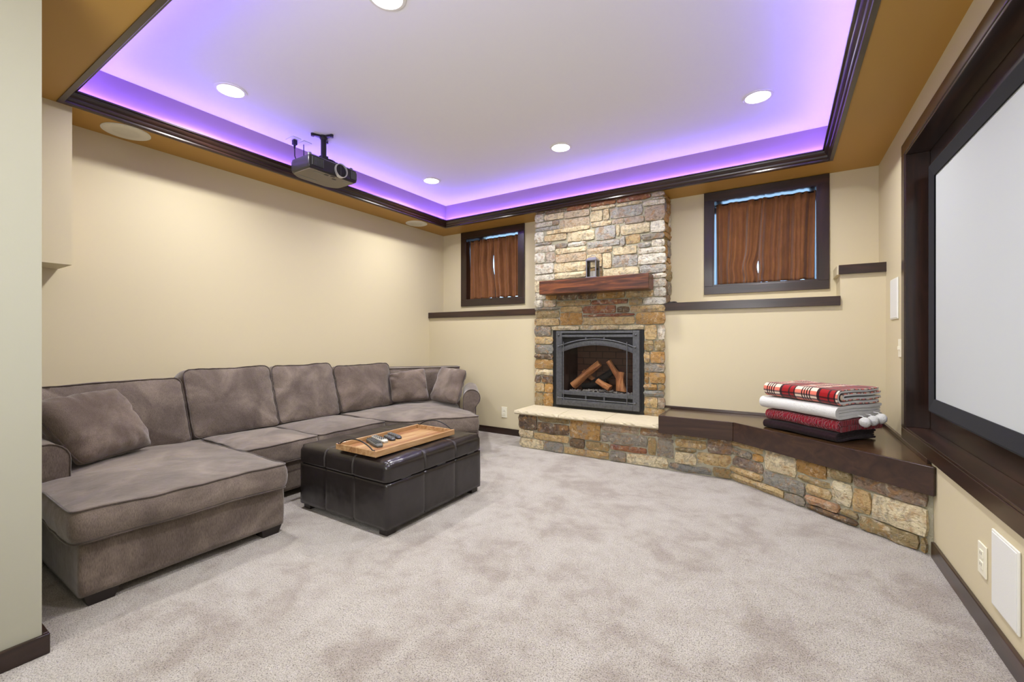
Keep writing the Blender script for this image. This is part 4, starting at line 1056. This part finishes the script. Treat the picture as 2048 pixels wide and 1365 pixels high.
# ---------------------------------------------------------------- projection screen
sc_ = thing('projection_screen', 'large white fixed projection screen with black velvet frame in the right wall', 'screen', (.70, 2.06, .65))
M_VELVET = m_cloth('black_velvet', srgb(8,8,11), srgb(18,19,24), 240, .2, .002, .08)
sy0, sy1, sz0, sz1, fw = .905, 3.214, .645, 1.990, .084
M_SCR = m_paint('screen_white', srgb(190, 195, 197), .8, 0)
def bevel_bar(a, b, ain, bin_):   # outer corner a->b, inner corner ain->bin_, in (y,z)
    m = MB(); x0, x1 = .7205, .690
    m.add([(x0,*a),(x0,*b),(x0,*bin_),(x0,*ain),(x1+.004,*a),(x1+.004,*b),(x1,*[(p*.12+q*.88) for p,q in zip(bin_,b)]),(x1,*[(p*.12+q*.88) for p,q in zip(ain,a)]),(x1+.006,*bin_),(x1+.006,*ain)],
          [(0,1,2,3),(0,4,5,1),(4,7,6,5),(7,9,8,6),(9,3,2,8),(0,3,9,7,4),(1,5,6,8,2)])
    m.build('frame_bar', M_VELVET, sc_)
o = [(sy0,sz0),(sy1,sz0),(sy1,sz1),(sy0,sz1)]; i_ = [(sy0+fw,sz0+fw*.9),(sy1-fw,sz0+fw*.9),(sy1-fw,sz1-fw*.9),(sy0+fw,sz1-fw*.9)]
for k in range(4): bevel_bar(o[k], o[(k+1)%4], i_[k], i_[(k+1)%4])
m = MB(); m.box(.703,.716,sy0+.07,sy1-.07,sz0+.06,sz1-.06); m.build('screen_surface', M_SCR, sc_)

# ---------------------------------------------------------------- curtains
def m_velvetcurtain():
    t = NT('brown_velvet'); v = t.coord('Object'); n = t.noise(v, 160, 4, .7); st = t.noise(t.coord('Object', (1,1,.15)), 90, 3, .6); b = t.noise(v, 7, 3)
    c = t.mix(b, srgb(92,54,28), srgb(154,100,56)); c = t.mix(t.math('MULTIPLY', n, .6), c, srgb(52,32,22)); c = t.mix(t.math('MULTIPLY', st, .4), c, srgb(176,126,88))
    t.set(color=c, rough=.85, spec=.15, sheen=.25, sheenr=.4); t.bump(n, .5, .004); return t.m
M_CURT = m_velvetcurtain()
def curtain(label, xa_t, xb_t, xa_b, xb_b, zt, zb, seed, folds, slit=None, yb=4.232):
    """slit: side ('l'/'r') pulled away -> edge curve function of v(0 top..1 bottom)"""
    nu, nv = 90, 34; vs_, fs = [], []; rng = random.Random(seed)
    ph = [rng.uniform(0, 6.28) for _ in range(4)]
    for j in range(nv+1):
        v = j/nv
        a = xa_t+(xa_b-xa_t)*v; b = xb_t+(xb_b-xb_t)*v
        if slit:
            if slit[0] == 'r': b -= slit[1](v)
            else: a += slit[1](v)
        for i in range(nu+1):
            u = i/nu
            uw = u+.02*math.sin(3*u*math.pi+ph[3])*math.sin(v*2)
            d = math.sin(uw*folds*2*math.pi+ph[0])*.5+.32*math.sin(uw*folds*3.7*math.pi+ph[1]+v*1.2)+.2*math.sin(uw*folds*6.1*math.pi+ph[2])
            g = .35+.65*min(1, v*4)
            amp = .042*g
            z = zt+(zb-zt)*v + .004*math.sin(uw*folds*2*math.pi+ph[1])*(v**3)
            if v < .06: d += .35*math.sin(uw*folds*14+ph[2])
            vs_.append((a+(b-a)*u + .004*math.cos(uw*folds*2*math.pi+ph[0]), yb-d*amp, z))
    for j in range(nv):
        for i in range(nu): q=j*(nu+1)+i; fs.append((q,q+1,q+nu+2,q+nu+1))
    m = MB(); m.add(vs_, fs); o = m.build('window_curtain', M_CURT, smooth=True)
    s = o.modifiers.new('solid', 'SOLIDIFY'); s.thickness = .003; s.offset = 0
    return tag(o, label, 'curtain', 'brown velvet curtains in the two basement windows')
ZT, ZB = 2.238, 1.518
curtain('left panel of the brown velvet curtains in the small window left of the chimney', -3.238,-2.905,-3.252,-2.872, ZT-.0, ZB+.004, 11, 3.2, ('r', lambda v: .028*math.exp(-((v-.45)/.20)**2)+.02*max(0,(v-.8))*5*.4))
curtain('right panel of the brown velvet curtains in the small window left of the chimney', -2.915,-2.520,-2.875,-2.520, ZT, ZB+.008, 12, 3.0, ('l', lambda v: .010*math.exp(-((v-.92)/.12)**2)))
curtain('left panel of the brown velvet curtains in the window right of the chimney', -.484,-.112,-.474,-.150, ZT, ZB, 13, 2.7, ('r', lambda v: .030*math.exp(-((v-.80)/.12)**2)+.012*max(0,v-.93)*14))
curtain('right panel of the brown velvet curtains in the window right of the chimney', -.140,.238,-.172,.230, ZT, ZB+.004, 14, 2.9, ('l', lambda v: .010*math.exp(-((v-.84)/.10)**2)+.012*max(0,v-.94)*14))
for k, (x0, x1) in WIN.items():
    m = MB(); m.cyl((x0+.0125,4.236,2.228),(x1-.0125,4.236,2.228),.005,10)
    r = m.build('curtain_rod', M_BLACK, smooth=True); tag(r, 'thin black curtain rod in the window %s of the chimney' % ('left' if k == 1 else 'right'), 'rod')

# ---------------------------------------------------------------- downlights, speakers, outlets
M_LAMP = m_emit('lamp_lens', (1.0, .97, .9, 1), 9.0)
names = {0:'recessed ceiling light at the far left, nearest the back left corner of the tray',1:'recessed ceiling light at the far side, in front of the stone chimney',2:'recessed ceiling light at the far right, toward the window on the right',3:'recessed ceiling light nearest the hanging projector on the left',4:'recessed ceiling light cut by the top edge of the picture',5:'recessed ceiling light at the near right corner of the tray'}
dl = None
for k, (x, y) in enumerate(LIGHTS):
    if dl is None:
        d0 = thing('downlight', names[k], 'ceiling light', (x,y,ZC), 'recessed lights in the tray ceiling')
        m = MB(); n=40; vv=[]; ff=[]
        for (r_,z_) in ((.070,-.0005),(.088,-.0005),(.086,-.005),(.072,-.007)):
            for q in range(n): a=2*math.pi*q/n; vv.append((x+r_*math.cos(a),y+r_*math.sin(a),ZC+z_))
        for i in range(4):
            j=(i+1)%4
            for q in range(n): l=(q+1)%n; ff.append((i*n+q,i*n+l,j*n+l,j*n+q))
        m.add(vv, ff); m.build('trim_ring', M_WHITE, d0, smooth=True, angle=40)
        m = MB(); m.cyl((x,y,ZC-.004),(x,y,ZC-.0005),.0705,36); m.build('lens', M_LAMP, d0)
        dl = d0
    else:
        c = dl.copy(); C.objects.link(c); c.location = (x,y,ZC); c['label'] = names[k]
        for ch in list(dl.children): e = ch.copy(); C.objects.link(e); e.parent = c
def disc(name, label, cat, x, y, z, r, mat, group=None):
    t = thing(name, label, cat, (x,y,z), group)
    m = MB(); m.lathe([(r,z-.0005),(r,z-.004),(r-.004,z-.006),(r-.008,z-.004)], x, y, 48); m.build('rim', mat, t, smooth=True, angle=40)
    m = MB(); m.lathe([(r-.007,z-.003),(r-.007,z-.0055),(r*.5,z-.0068)], x, y, 48); m.build('grille', M_SPK, t, smooth=True, angle=40)
def m_grille():
    t = NT('speaker_grille'); vo = t.new('ShaderNodeTexVoronoi'); vo.inputs['Scale'].default_value = 420; vo.inputs['Randomness'].default_value = 0
    t.lk(t.coord('Object'), vo.inputs['Vector']); t.set(color=t.ramp(vo.outputs['Distance'], [(.2,srgb(176,172,156)),(.45,srgb(222,218,204))]), rough=.5); return t.m
M_SPK = m_grille()
disc('ceiling_speaker','round white ceiling speaker in the soffit near the bulkhead box','speaker',-3.465,1.005,ZS,.119,M_WHITE,'round speakers in the gold soffit')
disc('ceiling_speaker','round white ceiling speaker in the soffit near the far left corner','speaker',-3.478,3.545,ZS,.119,M_WHITE,'round speakers in the gold soffit')
def wall_speaker(label, y0, y1, z0, z1):
    t = thing('wall_speaker', label, 'speaker', (XR, (y0+y1)/2, z0), 'white speakers in the right wall')
    m = MB(); m.box(XR-.007,XR-.0005,y0,y1,z0,z1,.003,2); m.build('frame', M_WHITE, t)
    m = MB(); m.box(XR-.009,XR-.006,y0+.008,y1-.008,z0+.008,z1-.008,.001,1); m.build('grille', m_paint('white_grille', srgb(222,223,220), .6, .2), t)
wall_speaker('white rectangular wall speaker low on the right wall beside the outlet', 1.936, 2.135, .132, .393)
wall_speaker('white rectangular wall speaker high on the right wall beside the screen casing', 3.530, 3.738, 1.167, 1.428)
def outlet(label, axis, a, b, z0, z1, dark=False):
    t = thing('wall_outlet', label, 'outlet', ((XR, (a+b)/2, z0) if axis == 'x' else ((a+b)/2, YL, z0)), 'ivory wall outlets')
    c = (a+b)/2
    def bx(m, h, d0, d1, w0, w1, q0, q1, bev=0):
        if axis == 'x': m.box(XR-d1, XR-d0, w0, w1, q0, q1, bev, 2)
        else: m.box(w0, w1, YL-d1, YL-d0, q0, q1, bev, 2)
    m = MB(); bx(m,0,.0005,.006,a,b,z0,z1,.002); m.build('cover_plate', M_IVORY, t)
    for s in (-1, 1):
        zc = (z0+z1)/2+s*.020; m = MB(); bx(m,0,.005,.0085,c-.016,c+.016,zc-.014,zc+.014,.0015); f_ = m.build('socket_face', M_IVORY, t)
        m = MB()
        for d in (-.006,.006): bx(m,0,.008,.0088,c+d-.001,c+d+.001,zc-.002,zc+.008)
        m.build('slots', M_BLACK, f_)['kind'] = 'stuff'
outlet('ivory outlet on the right wall beside the low white speaker', 'x', 2.187, 2.260, .188, .302)
outlet('ivory outlet on the back wall between the sofa end and the stone hearth', 'y', -2.574, -2.504, .182, .296)
sw = thing('light_switch', 'ivory light switch on the right wall just left of the screen casing', 'switch', (XR,3.49,.93))
m = MB(); m.box(XR-.006,XR-.0005,3.445,3.522,.930,1.040,.002); m.build('cover_plate', M_IVORY, sw)
m = MB(); m.box(XR-.016,XR-.005,3.478,3.488,.975,.997,.002); m.build('toggle', M_IVORY, sw)
m = MB(); P_ = [(-.845+.11*math.sin(t*.9)*.5+t*.012, 3.965+.02*math.cos(t*1.7), 1.358+.004*math.sin(t*2)) for t in [i*.25 for i in range(28)]]
m.tube(P_, .006, 8); tag(m.build('coiled_cable', M_PMB, smooth=True), 'short coil of black cable lying on the wall ledge right of the chimney', 'cable')
